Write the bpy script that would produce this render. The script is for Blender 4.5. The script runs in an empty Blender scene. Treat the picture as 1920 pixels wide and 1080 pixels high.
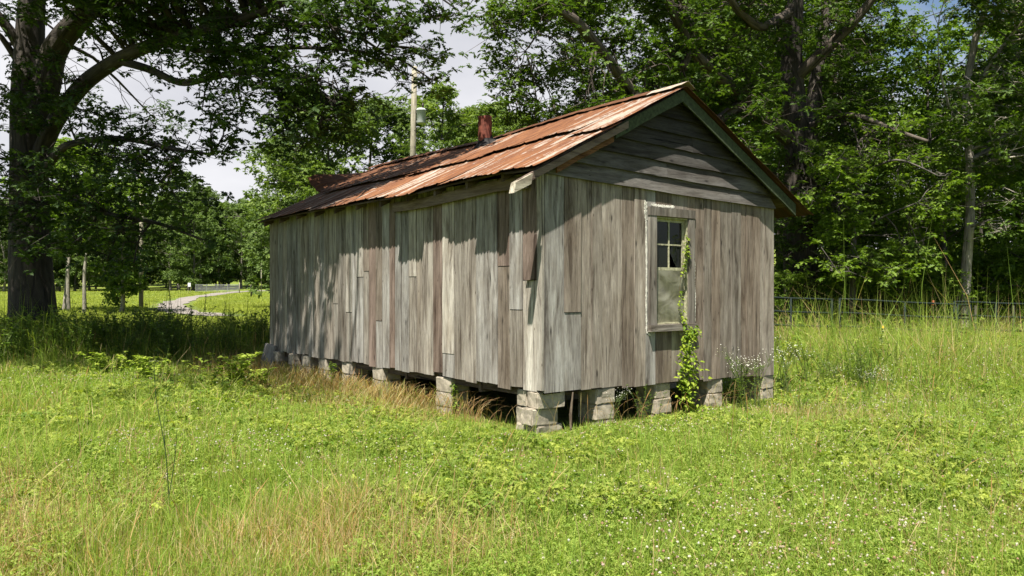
import bpy, math, random
import numpy as np
from mathutils import Vector, Matrix
R = math.radians
random.seed(7)
rng = np.random.default_rng(11)
scene = bpy.context.scene
col = scene.collection

# ------------------------------------------------------------------ camera
F = 1503.0            # focal length in pixels of the 1920 px wide photograph
EYE = 1.65
cam_d = bpy.data.cameras.new("camera")
cam = bpy.data.objects.new("camera", cam_d); col.objects.link(cam)
cam.location = (0, 0, EYE); cam.rotation_euler = (R(90), 0, 0)
cam_d.sensor_width = 36; cam_d.lens = 36 * F / 1920
cam_d.clip_start = 0.1; cam_d.clip_end = 2000
scene.camera = cam

# ------------------------------------------------------------------ light
SUN_ELEV = R(64.3)
SUN_AZ = math.atan2(-0.304, -0.953)          # direction TO the sun, from +Y towards +X
world = bpy.data.worlds.new("World"); scene.world = world; world.use_nodes = True
wn, wl = world.node_tree.nodes, world.node_tree.links
wn.clear()
w_out = wn.new("ShaderNodeOutputWorld"); w_bg = wn.new("ShaderNodeBackground")
sky = wn.new("ShaderNodeTexSky"); sky.sky_type = 'NISHITA'; sky.sun_disc = False
sky.sun_elevation = SUN_ELEV; sky.altitude = 0; sky.sun_rotation = SUN_AZ
w_bg.inputs[1].default_value = 0.05
tc = wn.new("ShaderNodeTexCoord")
mp = wn.new("ShaderNodeMapping"); mp.inputs['Scale'].default_value = (1, 1, 2.6)
mp.inputs['Location'].default_value = (0.35, 0.2, 0.1)
n1 = wn.new("ShaderNodeTexNoise"); n1.inputs['Scale'].default_value = 1.7; n1.inputs['Detail'].default_value = 7; n1.inputs['Roughness'].default_value = 0.55
n2 = wn.new("ShaderNodeTexNoise"); n2.inputs['Scale'].default_value = 3.2; n2.inputs['Detail'].default_value = 5
r1 = wn.new("ShaderNodeValToRGB"); r1.color_ramp.elements[0].position = 0.36; r1.color_ramp.elements[1].position = 0.50
r2 = wn.new("ShaderNodeValToRGB")
r2.color_ramp.elements[0].position = 0.32; r2.color_ramp.elements[0].color = (4.9, 5.0, 5.5, 1)
r2.color_ramp.elements[1].position = 0.68; r2.color_ramp.elements[1].color = (7.2, 7.2, 7.5, 1)
mx = wn.new("ShaderNodeMixRGB")
wl.new(tc.outputs['Generated'], mp.inputs[0]); wl.new(mp.outputs[0], n1.inputs[0]); wl.new(mp.outputs[0], n2.inputs[0])
sepz = wn.new("ShaderNodeSeparateXYZ"); wl.new(tc.outputs['Generated'], sepz.inputs[0])
cov = wn.new("ShaderNodeMapRange"); cov.inputs[1].default_value = 0.40; cov.inputs[2].default_value = 0.75; cov.inputs[3].default_value = 0.05; cov.inputs[4].default_value = -0.16; wl.new(sepz.outputs[2], cov.inputs[0])
cad = wn.new("ShaderNodeMath"); wl.new(n1.outputs[0], cad.inputs[0]); wl.new(cov.outputs[0], cad.inputs[1])
cvy = wn.new("ShaderNodeMapRange"); cvy.inputs[1].default_value = -0.05; cvy.inputs[2].default_value = 0.45; cvy.inputs[3].default_value = -0.28; cvy.inputs[4].default_value = 0.02; wl.new(sepz.outputs[1], cvy.inputs[0])
cad2 = wn.new("ShaderNodeMath"); wl.new(cad.outputs[0], cad2.inputs[0]); wl.new(cvy.outputs[0], cad2.inputs[1])
wl.new(cad2.outputs[0], r1.inputs[0]); wl.new(n2.outputs[0], r2.inputs[0])
wl.new(r1.outputs[0], mx.inputs[0]); wl.new(sky.outputs[0], mx.inputs[1]); wl.new(r2.outputs[0], mx.inputs[2])
wl.new(mx.outputs[0], w_bg.inputs[0]); wl.new(w_bg.outputs[0], w_out.inputs[0])

sun_d = bpy.data.lights.new("sun", 'SUN'); sun_d.energy = 5.0; sun_d.angle = R(0.55); sun_d.color = (1.0, 0.955, 0.88)
sun = bpy.data.objects.new("sun", sun_d); col.objects.link(sun)
to_sun = Vector((math.sin(SUN_AZ) * math.cos(SUN_ELEV), math.cos(SUN_AZ) * math.cos(SUN_ELEV), math.sin(SUN_ELEV)))
sun.rotation_euler = to_sun.to_track_quat('Z', 'Y').to_euler(); sun.location = (-5, -10, 20)

scene.view_settings.view_transform = 'Standard'; scene.view_settings.look = 'None'
scene.view_settings.exposure = 1.36; scene.view_settings.gamma = 1
scene.cycles.use_denoising = True
scene.cycles.max_bounces = 6; scene.cycles.diffuse_bounces = 3; scene.cycles.transmission_bounces = 4
scene.cycles.transparent_max_bounces = 4; scene.cycles.caustics_reflective = False; scene.cycles.caustics_refractive = False

# ------------------------------------------------------------------ helpers
def P(px, py, d):     # where a thing that shows at photo pixel (px, py) and stands d metres away is
    return np.array([(px - 960) / F * d, d, EYE + (540 - py) / F * d])

def tag(o, label=None, cat=None, group=None, kind=None):
    if label: o['label'] = label
    if cat: o['category'] = cat
    if group: o['group'] = group
    if kind: o['kind'] = kind
    return o

def empty(name, loc=(0, 0, 0), rz=0.0, label=None, cat=None, group=None):
    o = bpy.data.objects.new(name, None); col.objects.link(o)
    o.location = loc; o.rotation_euler = (0, 0, rz); o.empty_display_size = 0.2
    return tag(o, label, cat, group)

class MB:
    """collects chunks of same-sized faces and links them as one mesh"""
    def __init__(s): s.v = []; s.f = []; s.c = []; s.uv = []; s.n = 0; s.has_uv = False
    def add(s, v, f, c=(0.5, 0.5, 0.5), uv=None):
        v = np.asarray(v, float).reshape(-1, 3)
        c = np.asarray(c, float)
        if c.ndim == 1: c = np.tile(c[:3], (len(v), 1))
        s.v.append(v); s.c.append(c)
        s.uv.append(np.zeros((len(v), 2)) if uv is None else np.asarray(uv, float))
        if uv is not None: s.has_uv = True
        if isinstance(f, np.ndarray): f = [f]
        else:
            by = {}
            for q in f: by.setdefault(len(q), []).append(q)
            f = [np.array(q) for q in by.values()]
        for q in f: s.f.append(q + s.n)
        s.n += len(v)
    def box(s, x0, x1, y0, y1, z0, z1, c=(0.5, 0.5, 0.5), M=None):
        v = np.array([(x, y, z) for z in (z0, z1) for y in (y0, y1) for x in (x0, x1)], float)
        if M is not None: v = np.array([M @ Vector(p) for p in v])
        s.add(v, [(0, 2, 3, 1), (4, 5, 7, 6), (0, 1, 5, 4), (2, 6, 7, 3), (0, 4, 6, 2), (1, 3, 7, 5)], c)
    def hexa(s, v, c=(0.5, 0.5, 0.5)):     # 8 corners in the order of box()
        s.add(v, [(0, 2, 3, 1), (4, 5, 7, 6), (0, 1, 5, 4), (2, 6, 7, 3), (0, 4, 6, 2), (1, 3, 7, 5)], c)
    def tube(s, pts, rad, n=6, c=(0.5, 0.5, 0.5), cap=True):
        pts = np.asarray(pts, float); m = len(pts); rad = np.broadcast_to(np.asarray(rad, float), (m,))
        t = np.gradient(pts, axis=0); t /= np.linalg.norm(t, axis=1)[:, None] + 1e-9
        ref = np.array([0, 0, 1.0]) if abs(t[:, 2]).mean() < 0.8 else np.array([1.0, 0, 0])
        a = np.cross(t, ref); a /= np.linalg.norm(a, axis=1)[:, None] + 1e-9; b = np.cross(t, a)
        ang = np.arange(n) * 2 * math.pi / n
        v = pts[:, None] + rad[:, None, None] * (np.cos(ang)[None, :, None] * a[:, None] + np.sin(ang)[None, :, None] * b[:, None])
        i = np.arange(m - 1)[:, None] * n; j = np.arange(n)[None]; k = (j + 1) % n
        f = np.stack([i + j, i + k, i + n + k, i + n + j], -1).reshape(-1, 4)
        L = np.concatenate([[0], np.cumsum(np.linalg.norm(np.diff(pts, axis=0), axis=1))])
        u = np.abs(2 * np.arange(n) / n - 1) * rad.mean() * 3
        uv = np.stack([np.broadcast_to(u, (m, n)), np.broadcast_to(L[:, None], (m, n))], -1).reshape(-1, 2)
        fs = [f]
        if cap: fs += [np.array([list(range(n))[::-1]]), np.array([[(m - 1) * n + q for q in range(n)]])]
        s.add(v.reshape(-1, 3), None if False else _Raw(fs), c, uv)
    def build(s, name, mat, parent=None, smooth=False):
        me = bpy.data.meshes.new(name)
        V = np.concatenate(s.v); me.vertices.add(len(V)); me.vertices.foreach_set('co', V.astype(np.float32).ravel())
        loops = np.concatenate([q.ravel() for q in s.f]).astype(np.int32)
        tot = np.concatenate([np.full(len(q), q.shape[1]) for q in s.f]).astype(np.int32)
        start = np.concatenate([[0], np.cumsum(tot)[:-1]]).astype(np.int32)
        me.loops.add(len(loops)); me.loops.foreach_set('vertex_index', loops)
        me.polygons.add(len(tot)); me.polygons.foreach_set('loop_start', start); me.polygons.foreach_set('loop_total', tot)
        me.polygons.foreach_set('use_smooth', np.full(len(tot), bool(smooth)))
        C = np.concatenate(s.c); C = np.concatenate([C, np.ones((len(C), 1))], 1)
        a = me.color_attributes.new('col', 'FLOAT_COLOR', 'POINT'); a.data.foreach_set('color', C.astype(np.float32).ravel())
        if s.has_uv:
            U = np.concatenate(s.uv)[loops]; l = me.uv_layers.new(name='uv'); l.data.foreach_set('uv', U.astype(np.float32).ravel())
        me.update(calc_edges=True); me.validate()
        me.materials.append(mat)
        o = bpy.data.objects.new(name, me); col.objects.link(o)
        if parent is not None: o.parent = parent
        return o
class _Raw(list): pass
_old_add = MB.add
def _add(s, v, f, c=(0.5, 0.5, 0.5), uv=None):
    if isinstance(f, _Raw):
        v = np.asarray(v, float).reshape(-1, 3); c = np.asarray(c, float)
        if c.ndim == 1: c = np.tile(c[:3], (len(v), 1))
        s.v.append(v); s.c.append(c); s.uv.append(np.zeros((len(v), 2)) if uv is None else uv)
        if uv is not None: s.has_uv = True
        for q in f: s.f.append(q + s.n)
        s.n += len(v)
    else: _old_add(s, v, f, c, uv)
MB.add = _add

def copy_tree(o, parent=None):
    c = o.copy(); col.objects.link(c)
    if parent is not None: c.parent = parent
    for ch in list(o.children): copy_tree(ch, c)
    return c

def vnoise(x, y, s=1.0, seed=0):      # smooth value noise, numpy
    x = np.asarray(x, float) * s + 100 + seed * 17.3; y = np.asarray(y, float) * s + 100 + seed * 31.7
    xi = np.floor(x).astype(int); yi = np.floor(y).astype(int); fx = x - xi; fy = y - yi
    fx = fx * fx * (3 - 2 * fx); fy = fy * fy * (3 - 2 * fy)
    h = lambda a, b: np.modf(np.abs(np.sin(a * 127.1 + b * 311.7 + seed * 74.7) * 43758.5453))[0]
    return (h(xi, yi) * (1 - fx) + h(xi + 1, yi) * fx) * (1 - fy) + (h(xi, yi + 1) * (1 - fx) + h(xi + 1, yi + 1) * fx) * fy
def fbm(x, y, s=1.0, seed=0): return (vnoise(x, y, s, seed) * 0.55 + vnoise(x, y, s * 2.1, seed + 1) * 0.28 + vnoise(x, y, s * 4.3, seed + 2) * 0.17)

# ------------------------------------------------------------------ materials
def new_mat(name):
    m = bpy.data.materials.new(name); m.use_nodes = True
    n, l = m.node_tree.nodes, m.node_tree.links
    b = n['Principled BSDF']; b.inputs['Roughness'].default_value = 0.85
    b.inputs['Specular IOR Level'].default_value = 0.25
    return m, n, l, b
def ramp(n, stops):
    r = n.new("ShaderNodeValToRGB"); e = r.color_ramp.elements
    while len(e) > 1: e.remove(e[-1])
    e[0].position = stops[0][0]; e[0].color = (*stops[0][1], 1) if len(stops[0][1]) == 3 else stops[0][1]
    for p, c in stops[1:]:
        q = e.new(p); q.color = (*c, 1)
    return r
def g3(v): return (v, v, v)

def wood_mat(name, along='z', gain=0.72, tint=(1, 1, 1), rough=0.9):
    m, n, l, b = new_mat(name)
    tc = n.new("ShaderNodeTexCoord"); geo = n.new("ShaderNodeNewGeometry"); at = n.new("ShaderNodeAttribute"); at.attribute_name = 'col'
    off = n.new("ShaderNodeVectorMath"); off.operation = 'ADD'
    cmb = n.new("ShaderNodeCombineXYZ"); mul = n.new("ShaderNodeMath"); mul.operation = 'MULTIPLY'; mul.inputs[1].default_value = 53.0
    l.new(geo.outputs['Random Per Island'], mul.inputs[0])
    for i in range(3): l.new(mul.outputs[0], cmb.inputs[i])
    l.new(tc.outputs['Object'], off.inputs[0]); l.new(cmb.outputs[0], off.inputs[1])
    def mapped(across, along_s):
        mpp = n.new("ShaderNodeMapping"); sc = {'z': (across, across, along_s), 'y': (across, along_s, across), 'x': (along_s, across, across)}[along]
        mpp.inputs['Scale'].default_value = sc; l.new(off.outputs[0], mpp.inputs[0]); return mpp
    def noise(mpp, detail, rough=0.6, dist=0.0):
        t = n.new("ShaderNodeTexNoise"); t.inputs['Scale'].default_value = 1; t.inputs['Detail'].default_value = detail
        t.inputs['Roughness'].default_value = rough; t.inputs['Distortion'].default_value = dist; l.new(mpp.outputs[0], t.inputs[0]); return t
    fine = noise(mapped(60, 4.5), 5, 0.7, 1.0); streak = noise(mapped(11, 1.0), 6, 0.66, 0.8); blot = noise(mapped(4, 1.3), 5, 0.6)
    rf = ramp(n, [(0.26, g3(0.45)), (0.46, g3(0.95)), (0.74, g3(1.32))]); l.new(fine.outputs[0], rf.inputs[0])
    rs = ramp(n, [(0.33, (0.34, 0.30, 0.27)), (0.44, (0.76, 0.73, 0.70)), (0.54, (1.02, 1.0, 0.97)), (0.68, (1.38, 1.38, 1.36))]); l.new(streak.outputs[0], rs.inputs[0])
    rb = ramp(n, [(0.3, (0.72, 0.68, 0.64)), (0.55, g3(1.0)), (0.75, g3(1.15))]); l.new(blot.outputs[0], rb.inputs[0])
    # knots
    kv = n.new("ShaderNodeTexVoronoi"); kv.inputs['Scale'].default_value = 1; kv.inputs['Randomness'].default_value = 1; l.new(mapped(4.5, 1.6).outputs[0], kv.inputs[0])
    rk = ramp(n, [(0.035, g3(0.28)), (0.075, g3(0.75)), (0.12, g3(1.0))]); l.new(kv.outputs['Distance'], rk.inputs[0])
    crk = noise(mapped(34, .9), 3, .5, 1.2); rc = ramp(n, [(0.30, g3(0.22)), (0.335, g3(0.85)), (0.37, g3(1.0))]); l.new(crk.outputs[0], rc.inputs[0])
    nv = n.new("ShaderNodeTexVoronoi"); nv.inputs['Scale'].default_value = 1; nv.inputs['Randomness'].default_value = .55; l.new(mapped(9, 2.6).outputs[0], nv.inputs[0])
    rn = ramp(n, [(0.03, (.16, .10, .07)), (0.05, g3(0.8)), (0.08, g3(1.0))]); l.new(nv.outputs['Distance'], rn.inputs[0])
    prev = at.outputs['Color']
    for q in (rf, rs, rb, rk, rc, rn):
        k = n.new("ShaderNodeMixRGB"); k.blend_type = 'MULTIPLY'; k.inputs[0].default_value = 1
        l.new(prev, k.inputs[1]); l.new(q.outputs[0], k.inputs[2]); prev = k.outputs[0]
    k = n.new("ShaderNodeMixRGB"); k.blend_type = 'MULTIPLY'; k.inputs[0].default_value = 1; k.inputs[2].default_value = (tint[0] * gain, tint[1] * gain, tint[2] * gain, 1)
    l.new(prev, k.inputs[1]); l.new(k.outputs[0], b.inputs['Base Color'])
    bp = n.new("ShaderNodeBump"); bp.inputs['Strength'].default_value = 0.55; bp.inputs['Distance'].default_value = 0.006
    ad = n.new("ShaderNodeMath"); l.new(fine.outputs[0], ad.inputs[0]); l.new(streak.outputs[0], ad.inputs[1])
    l.new(ad.outputs[0], bp.inputs['Height']); l.new(bp.outputs[0], b.inputs['Normal'])
    b.inputs['Roughness'].default_value = rough; b.inputs['Specular IOR Level'].default_value = 0.15
    return m

def plain_mat(name, color, rough=0.8, nscale=20, namp=0.25, metal=0.0, bump=0.3, use_attr=False, dist=0.01):
    m, n, l, b = new_mat(name)
    tc = n.new("ShaderNodeTexCoord"); t = n.new("ShaderNodeTexNoise"); t.inputs['Scale'].default_value = nscale; t.inputs['Detail'].default_value = 6; t.inputs['Roughness'].default_value = 0.62
    l.new(tc.outputs['Object'], t.inputs[0])
    r = ramp(n, [(0.3, g3(1 - namp)), (0.7, g3(1 + namp))]); l.new(t.outputs[0], r.inputs[0])
    k = n.new("ShaderNodeMixRGB"); k.blend_type = 'MULTIPLY'; k.inputs[0].default_value = 1
    if use_attr:
        at = n.new("ShaderNodeAttribute"); at.attribute_name = 'col'; l.new(at.outputs['Color'], k.inputs[1])
    else: k.inputs[1].default_value = (*color, 1)
    l.new(r.outputs[0], k.inputs[2]); l.new(k.outputs[0], b.inputs['Base Color'])
    bp = n.new("ShaderNodeBump"); bp.inputs['Strength'].default_value = bump; bp.inputs['Distance'].default_value = dist
    l.new(t.outputs[0], bp.inputs['Height']); l.new(bp.outputs[0], b.inputs['Normal'])
    b.inputs['Roughness'].default_value = rough; b.inputs['Metallic'].default_value = metal
    return m

def leaf_mat(name, c_lo, c_hi, transl=0.35, attr=False, rough=0.55, gain=1.0):
    m, n, l, b = new_mat(name)
    geo = n.new("ShaderNodeNewGeometry")
    if attr:
        at = n.new("ShaderNodeAttribute"); at.attribute_name = 'col'; src = at.outputs['Color']
    else:
        r = ramp(n, [(0.0, c_lo), (0.75, tuple(0.4 * a + 0.6 * q for a, q in zip(c_lo, c_hi))), (1.0, c_hi)])
        l.new(geo.outputs['Random Per Island'], r.inputs[0]); src = r.outputs[0]
    l.new(src, b.inputs['Base Color']); b.inputs['Roughness'].default_value = rough; b.inputs['Specular IOR Level'].default_value = 0.22
    tr = n.new("ShaderNodeBsdfTranslucent"); k = n.new("ShaderNodeMixRGB"); k.blend_type = 'MULTIPLY'; k.inputs[0].default_value = 1
    k.inputs[2].default_value = (1.25, 1.35, 0.5, 1); l.new(src, k.inputs[1]); l.new(k.outputs[0], tr.inputs[0])
    ms = n.new("ShaderNodeMixShader"); ms.inputs[0].default_value = transl
    l.new(b.outputs[0], ms.inputs[1]); l.new(tr.outputs[0], ms.inputs[2])
    l.new(ms.outputs[0], n['Material Output'].inputs['Surface'])
    return m

def bark_mat(name, c0, c1, sc=1.0):
    m, n, l, b = new_mat(name)
    uv = n.new("ShaderNodeUVMap"); mpp = n.new("ShaderNodeMapping"); mpp.inputs['Scale'].default_value = (22 * sc, 3.0 * sc, 1)
    l.new(uv.outputs[0], mpp.inputs[0])
    t = n.new("ShaderNodeTexNoise"); t.inputs['Scale'].default_value = 1; t.inputs['Detail'].default_value = 6; t.inputs['Roughness'].default_value = 0.65; t.inputs['Distortion'].default_value = 0.8
    l.new(mpp.outputs[0], t.inputs[0])
    tc = n.new("ShaderNodeTexCoord"); t2 = n.new("ShaderNodeTexNoise"); t2.inputs['Scale'].default_value = 1.6; t2.inputs['Detail'].default_value = 4; l.new(tc.outputs['Object'], t2.inputs[0])
    r = ramp(n, [(0.33, c0), (0.62, c1)]); l.new(t.outputs[0], r.inputs[0])
    r2 = ramp(n, [(0.3, g3(0.7)), (0.7, g3(1.3))]); l.new(t2.outputs[0], r2.inputs[0])
    k = n.new("ShaderNodeMixRGB"); k.blend_type = 'MULTIPLY'; k.inputs[0].default_value = 1
    l.new(r.outputs[0], k.inputs[1]); l.new(r2.outputs[0], k.inputs[2]); l.new(k.outputs[0], b.inputs['Base Color'])
    bp = n.new("ShaderNodeBump"); bp.inputs['Strength'].default_value = 1.0; bp.inputs['Distance'].default_value = 0.05
    l.new(t.outputs[0], bp.inputs['Height']); l.new(bp.outputs[0], b.inputs['Normal'])
    return m

def rust_mat(name):
    m, n, l, b = new_mat(name)
    tc = n.new("ShaderNodeTexCoord"); at = n.new("ShaderNodeAttribute"); at.attribute_name = 'col'
    sep = n.new("ShaderNodeSeparateColor"); l.new(at.outputs['Color'], sep.inputs[0])
    geo = n.new("ShaderNodeNewGeometry"); mul = n.new("ShaderNodeMath"); mul.operation = 'MULTIPLY'; mul.inputs[1].default_value = 31
    l.new(geo.outputs['Random Per Island'], mul.inputs[0]); cmb = n.new("ShaderNodeCombineXYZ"); l.new(mul.outputs[0], cmb.inputs[0]); l.new(mul.outputs[0], cmb.inputs[1])
    off = n.new("ShaderNodeVectorMath"); l.new(tc.outputs['Object'], off.inputs[0]); l.new(cmb.outputs[0], off.inputs[1])
    def noise(sc, detail=5, rough=0.6, scale=1.0):
        mpp = n.new("ShaderNodeMapping"); mpp.inputs['Scale'].default_value = sc; l.new(off.outputs[0], mpp.inputs[0])
        t = n.new("ShaderNodeTexNoise"); t.inputs['Scale'].default_value = scale; t.inputs['Detail'].default_value = detail; t.inputs['Roughness'].default_value = rough
        l.new(mpp.outputs[0], t.inputs[0]); return t
    big = noise((0.9, 7.5, 0.9), 6, 0.62); mid = noise((3.0, 22, 3.0), 6, 0.7); spk = noise((14, 30, 14), 4, 0.7)
    base = ramp(n, [(0.25, (0.055, 0.022, 0.012)), (0.45, (0.115, 0.045, 0.019)), (0.60, (0.185, 0.076, 0.028)), (0.76, (0.30, 0.17, 0.08))]); l.new(mid.outputs[0], base.inputs[0])
    # zinc showing through: streak noise + attribute r
    s1 = n.new("ShaderNodeMath"); s1.operation = 'ADD'; l.new(big.outputs[0], s1.inputs[0]); l.new(sep.outputs[0], s1.inputs[1])
    s2 = n.new("ShaderNodeMath"); s2.operation = 'MULTIPLY_ADD'; l.new(spk.outputs[0], s2.inputs[0]); s2.inputs[1].default_value = 0.35; l.new(s1.outputs[0], s2.inputs[2])
    zr = ramp(n, [(0.74, g3(0)), (0.80, g3(0.65)), (0.95, g3(0.95))]); l.new(s2.outputs[0], zr.inputs[0])
    zc = ramp(n, [(0.3, (0.27, 0.20, 0.13)), (0.55, (0.33, 0.285, 0.23)), (0.75, (0.35, 0.345, 0.335))]); l.new(spk.outputs[0], zc.inputs[0])
    k = n.new("ShaderNodeMixRGB"); l.new(zr.outputs[0], k.inputs[0]); l.new(base.outputs[0], k.inputs[1]); l.new(zc.outputs[0], k.inputs[2])
    dk = n.new("ShaderNodeMixRGB"); dk.blend_type = 'MULTIPLY'; dk.inputs[0].default_value = 1; l.new(k.outputs[0], dk.inputs[1])
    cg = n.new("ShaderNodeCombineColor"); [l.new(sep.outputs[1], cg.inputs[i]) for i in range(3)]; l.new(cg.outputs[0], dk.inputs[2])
    l.new(dk.outputs[0], b.inputs['Base Color']); b.inputs['Roughness'].default_value = 0.8; b.inputs['Metallic'].default_value = 0.0
    bp = n.new("ShaderNodeBump"); bp.inputs['Strength'].default_value = 0.35; bp.inputs['Distance'].default_value = 0.008; l.new(spk.outputs[0], bp.inputs['Height']); l.new(bp.outputs[0], b.inputs['Normal'])
    return m

M_wood = wood_mat("weathered board", 'z')
M_wood_h = wood_mat("weathered clapboard", 'x')
M_beam = wood_mat("old beam", 'y')
M_rust = rust_mat("rusty sheet metal")
M_pipe = plain_mat("rusty pipe", (0.125, 0.036, 0.022), 0.8, 14, 0.55)
M_green = plain_mat("old green paint", (0.038, 0.050, 0.024), 0.85, 22, 0.55)
M_block = plain_mat("concrete block", (0.31, 0.27, 0.205), 0.95, 9, 0.38, bump=0.9)
M_dark = plain_mat("dark tar", (0.012, 0.011, 0.010), 0.7, 40, 0.3)
M_flake = plain_mat("flaking white paint", (0.62, 0.59, 0.50), 0.8, 40, 0.35, bump=0.6)
M_sash = plain_mat("yellowed sash paint", (0.33, 0.315, 0.20), 0.75, 28, 0.5, bump=.6)
M_soil = plain_mat("bare soil", (0.06, 0.045, 0.03), 0.95, 6, 0.4)

# ------------------------------------------------------------------ ground
def ss(a, b, x): t = np.clip((np.asarray(x, float) - a) / (b - a), 0, 1); return t * t * (3 - 2 * t)
def G(x, y):
    x = np.asarray(x, float); y = np.asarray(y, float)
    z = 0.0148 * np.maximum(0, np.sqrt((y - 23) ** 2 + 4) + (y - 23)) / 2
    z = z + 0.02 * np.clip(-x - 3, 0, 10) * ss(8, 16, y) * (1 - ss(30, 60, y))
    z = z - 0.028 * np.clip(x - 3.5, 0, 9) * ss(6, 14, y)
    z = z + 11 * ss(128, 260, y) + 0.9 * (fbm(x, y, 0.06, 5) - 0.5) * ss(25, 60, y) * 0.6
    return z + 0.10 * (fbm(x, y, 0.35, 3) - 0.5)
def g(x, y): return float(G(np.array([x]), np.array([y]))[0])

def grid_mesh(xs, ys, zf, c):
    X, Y = np.meshgrid(xs, ys); Z = zf(X, Y); m, n_ = X.shape
    v = np.stack([X, Y, Z], -1).reshape(-1, 3)
    i = np.arange(m - 1)[:, None] * n_; j = np.arange(n_ - 1)[None]
    f = np.stack([i + j, i + j + 1, i + n_ + j + 1, i + n_ + j], -1).reshape(-1, 4)
    mb = MB(); mb.add(v, f, c); return mb
def gmat():
    m, n, l, b = new_mat("meadow ground")
    tc = n.new("ShaderNodeTexCoord")
    def noise(s, d=6):
        t = n.new("ShaderNodeTexNoise"); t.inputs['Scale'].default_value = s; t.inputs['Detail'].default_value = d; t.inputs['Roughness'].default_value = 0.65; l.new(tc.outputs['Object'], t.inputs[0]); return t
    a = noise(0.25); bnz = noise(9); c = noise(60, 3)
    r = ramp(n, [(0.35, (0.12, 0.17, 0.022)), (0.55, (0.17, 0.215, 0.03)), (0.7, (0.22, 0.22, 0.05))]); l.new(a.outputs[0], r.inputs[0])
    r2 = ramp(n, [(0.3, g3(0.45)), (0.65, g3(1.15))]); l.new(bnz.outputs[0], r2.inputs[0])
    k = n.new("ShaderNodeMixRGB"); k.blend_type = 'MULTIPLY'; k.inputs[0].default_value = 1; l.new(r.outputs[0], k.inputs[1]); l.new(r2.outputs[0], k.inputs[2])
    l.new(k.outputs[0], b.inputs['Base Color']); bp = n.new("ShaderNodeBump"); bp.inputs['Strength'].default_value = 1; bp.inputs['Distance'].default_value = 0.06
    l.new(c.outputs[0], bp.inputs['Height']); l.new(bp.outputs[0], b.inputs['Normal']); b.inputs['Roughness'].default_value = 1
    return m
M_ground = gmat()
xs = np.concatenate([np.linspace(-700, -62, 30), np.linspace(-60, 40, 201), np.linspace(42, 700, 30)])
ys = np.concatenate([np.linspace(-60, -2, 12), np.linspace(0, 130, 261), np.linspace(132, 300, 40), np.linspace(310, 1500, 20)])
tag(grid_mesh(xs, ys, lambda X, Y: G(X, Y), (0.1, 0.15, 0.03)).build('ground', M_ground, smooth=True), kind='structure')

# gravel drive: a hairpin that runs back to the road
M_gravel = plain_mat("pale gravel", (0.19, 0.168, 0.145), 0.95, 4, 0.35, bump=0.5)
def strip(pts, ws, name, mat, dz):
    pts = np.array(pts, float); t = np.linspace(0, len(pts) - 1, 90)
    from itertools import count
    def cr(a):
        out = []
        for q in t:
            i = min(int(q), len(a) - 2); u = q - i
            p0, p1, p2, p3 = a[max(i - 1, 0)], a[i], a[i + 1], a[min(i + 2, len(a) - 1)]
            out.append(0.5 * (2 * p1 + (p2 - p0) * u + (2 * p0 - 5 * p1 + 4 * p2 - p3) * u * u + (3 * p1 - p0 - 3 * p2 + p3) * u ** 3))
        return np.array(out)
    c = cr(pts); w = cr(np.array(ws, float)[:, None])[:, 0]
    d = np.gradient(c, axis=0); d /= np.linalg.norm(d, axis=1)[:, None]; nn = np.stack([-d[:, 1], d[:, 0]], 1)
    K = 7; off = np.linspace(-0.5, 0.5, K)
    XY = c[:, None] + nn[:, None] * (w[:, None] * off[None])[:, :, None]
    XY[:, 0] += nn * (fbm(c[:, 0], c[:, 1], 0.8, 2) - 0.5)[:, None] * 0.9; XY[:, -1] += nn * (fbm(c[:, 0], c[:, 1], 0.8, 9) - 0.5)[:, None] * 0.9
    Z = G(XY[..., 0], XY[..., 1]) + dz
    v = np.concatenate([XY, Z[..., None]], -1).reshape(-1, 3)
    i = np.arange(len(c) - 1)[:, None] * K; j = np.arange(K - 1)[None]
    f = np.stack([i + j, i + j + 1, i + K + j + 1, i + K + j], -1).reshape(-1, 4)
    mb = MB(); mb.add(v, f, (0.4, 0.36, 0.3)); return mb.build(name, mat, smooth=True)
def on_ground(px, py):     # the ground point seen at a photo pixel
    k = (px - 960) / F; q = (540 - py) / F; d = 5.0
    while d < 140 and EYE + q * d > g(k * d, d): d += 0.05
    return (k * d, d)
dr = [on_ground(*p) for p in [(420, 593), (385, 590), (350, 587), (325, 580), (322, 571), (345, 563), (375, 556), (412, 550.5), (450, 547.3), (500, 545)]]
tag(strip(dr, [1.2, 1.3, 1.5, 1.7, 1.8, 1.7, 1.6, 1.8, 2.0, 2.2], 'gravel_path', M_gravel, 0.03), kind='structure')

# ------------------------------------------------------------------ the shed
# local frame: +x along the gable wall, +y along the long side wall, origin under the near corner
AX, AY = 0.34, 9.0
U = (0.776, 0.630); LEN, WID = 7.68, 4.52
shed = empty('wooden_shed', (AX, AY, 0), math.atan2(U[1], U[0]),
             'weathered grey board shed on concrete block piers with a rusty metal roof', 'shed')
def tL(px): k = (px - 960) / F; return (AX - AY * k) / (0.630 + 0.776 * k)     # along the side wall
def sG(px): k = (px - 960) / F; return (AY * k - AX) / (0.776 - 0.630 * k)     # along the gable wall
def dL(t): return AY + 0.776 * t
def dG(s): return AY + 0.630 * s
def zpx(py, d): return EYE + (540 - py) / F * d
def bil(a, b, c, d, x, y):  # corners A(0,0) B(0,L) C(W,0) D(W,L)
    u, v = x / WID, y / LEN
    return a * (1 - u) * (1 - v) + b * (1 - u) * v + c * u * (1 - v) + d * u * v
def zbot(x, y): return bil(0.478, 0.500, 0.373, 0.40, x, y)
def ztop(x, y): return bil(2.90, 2.88, 2.78, 2.78, x, y)
RX = WID / 2
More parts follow.
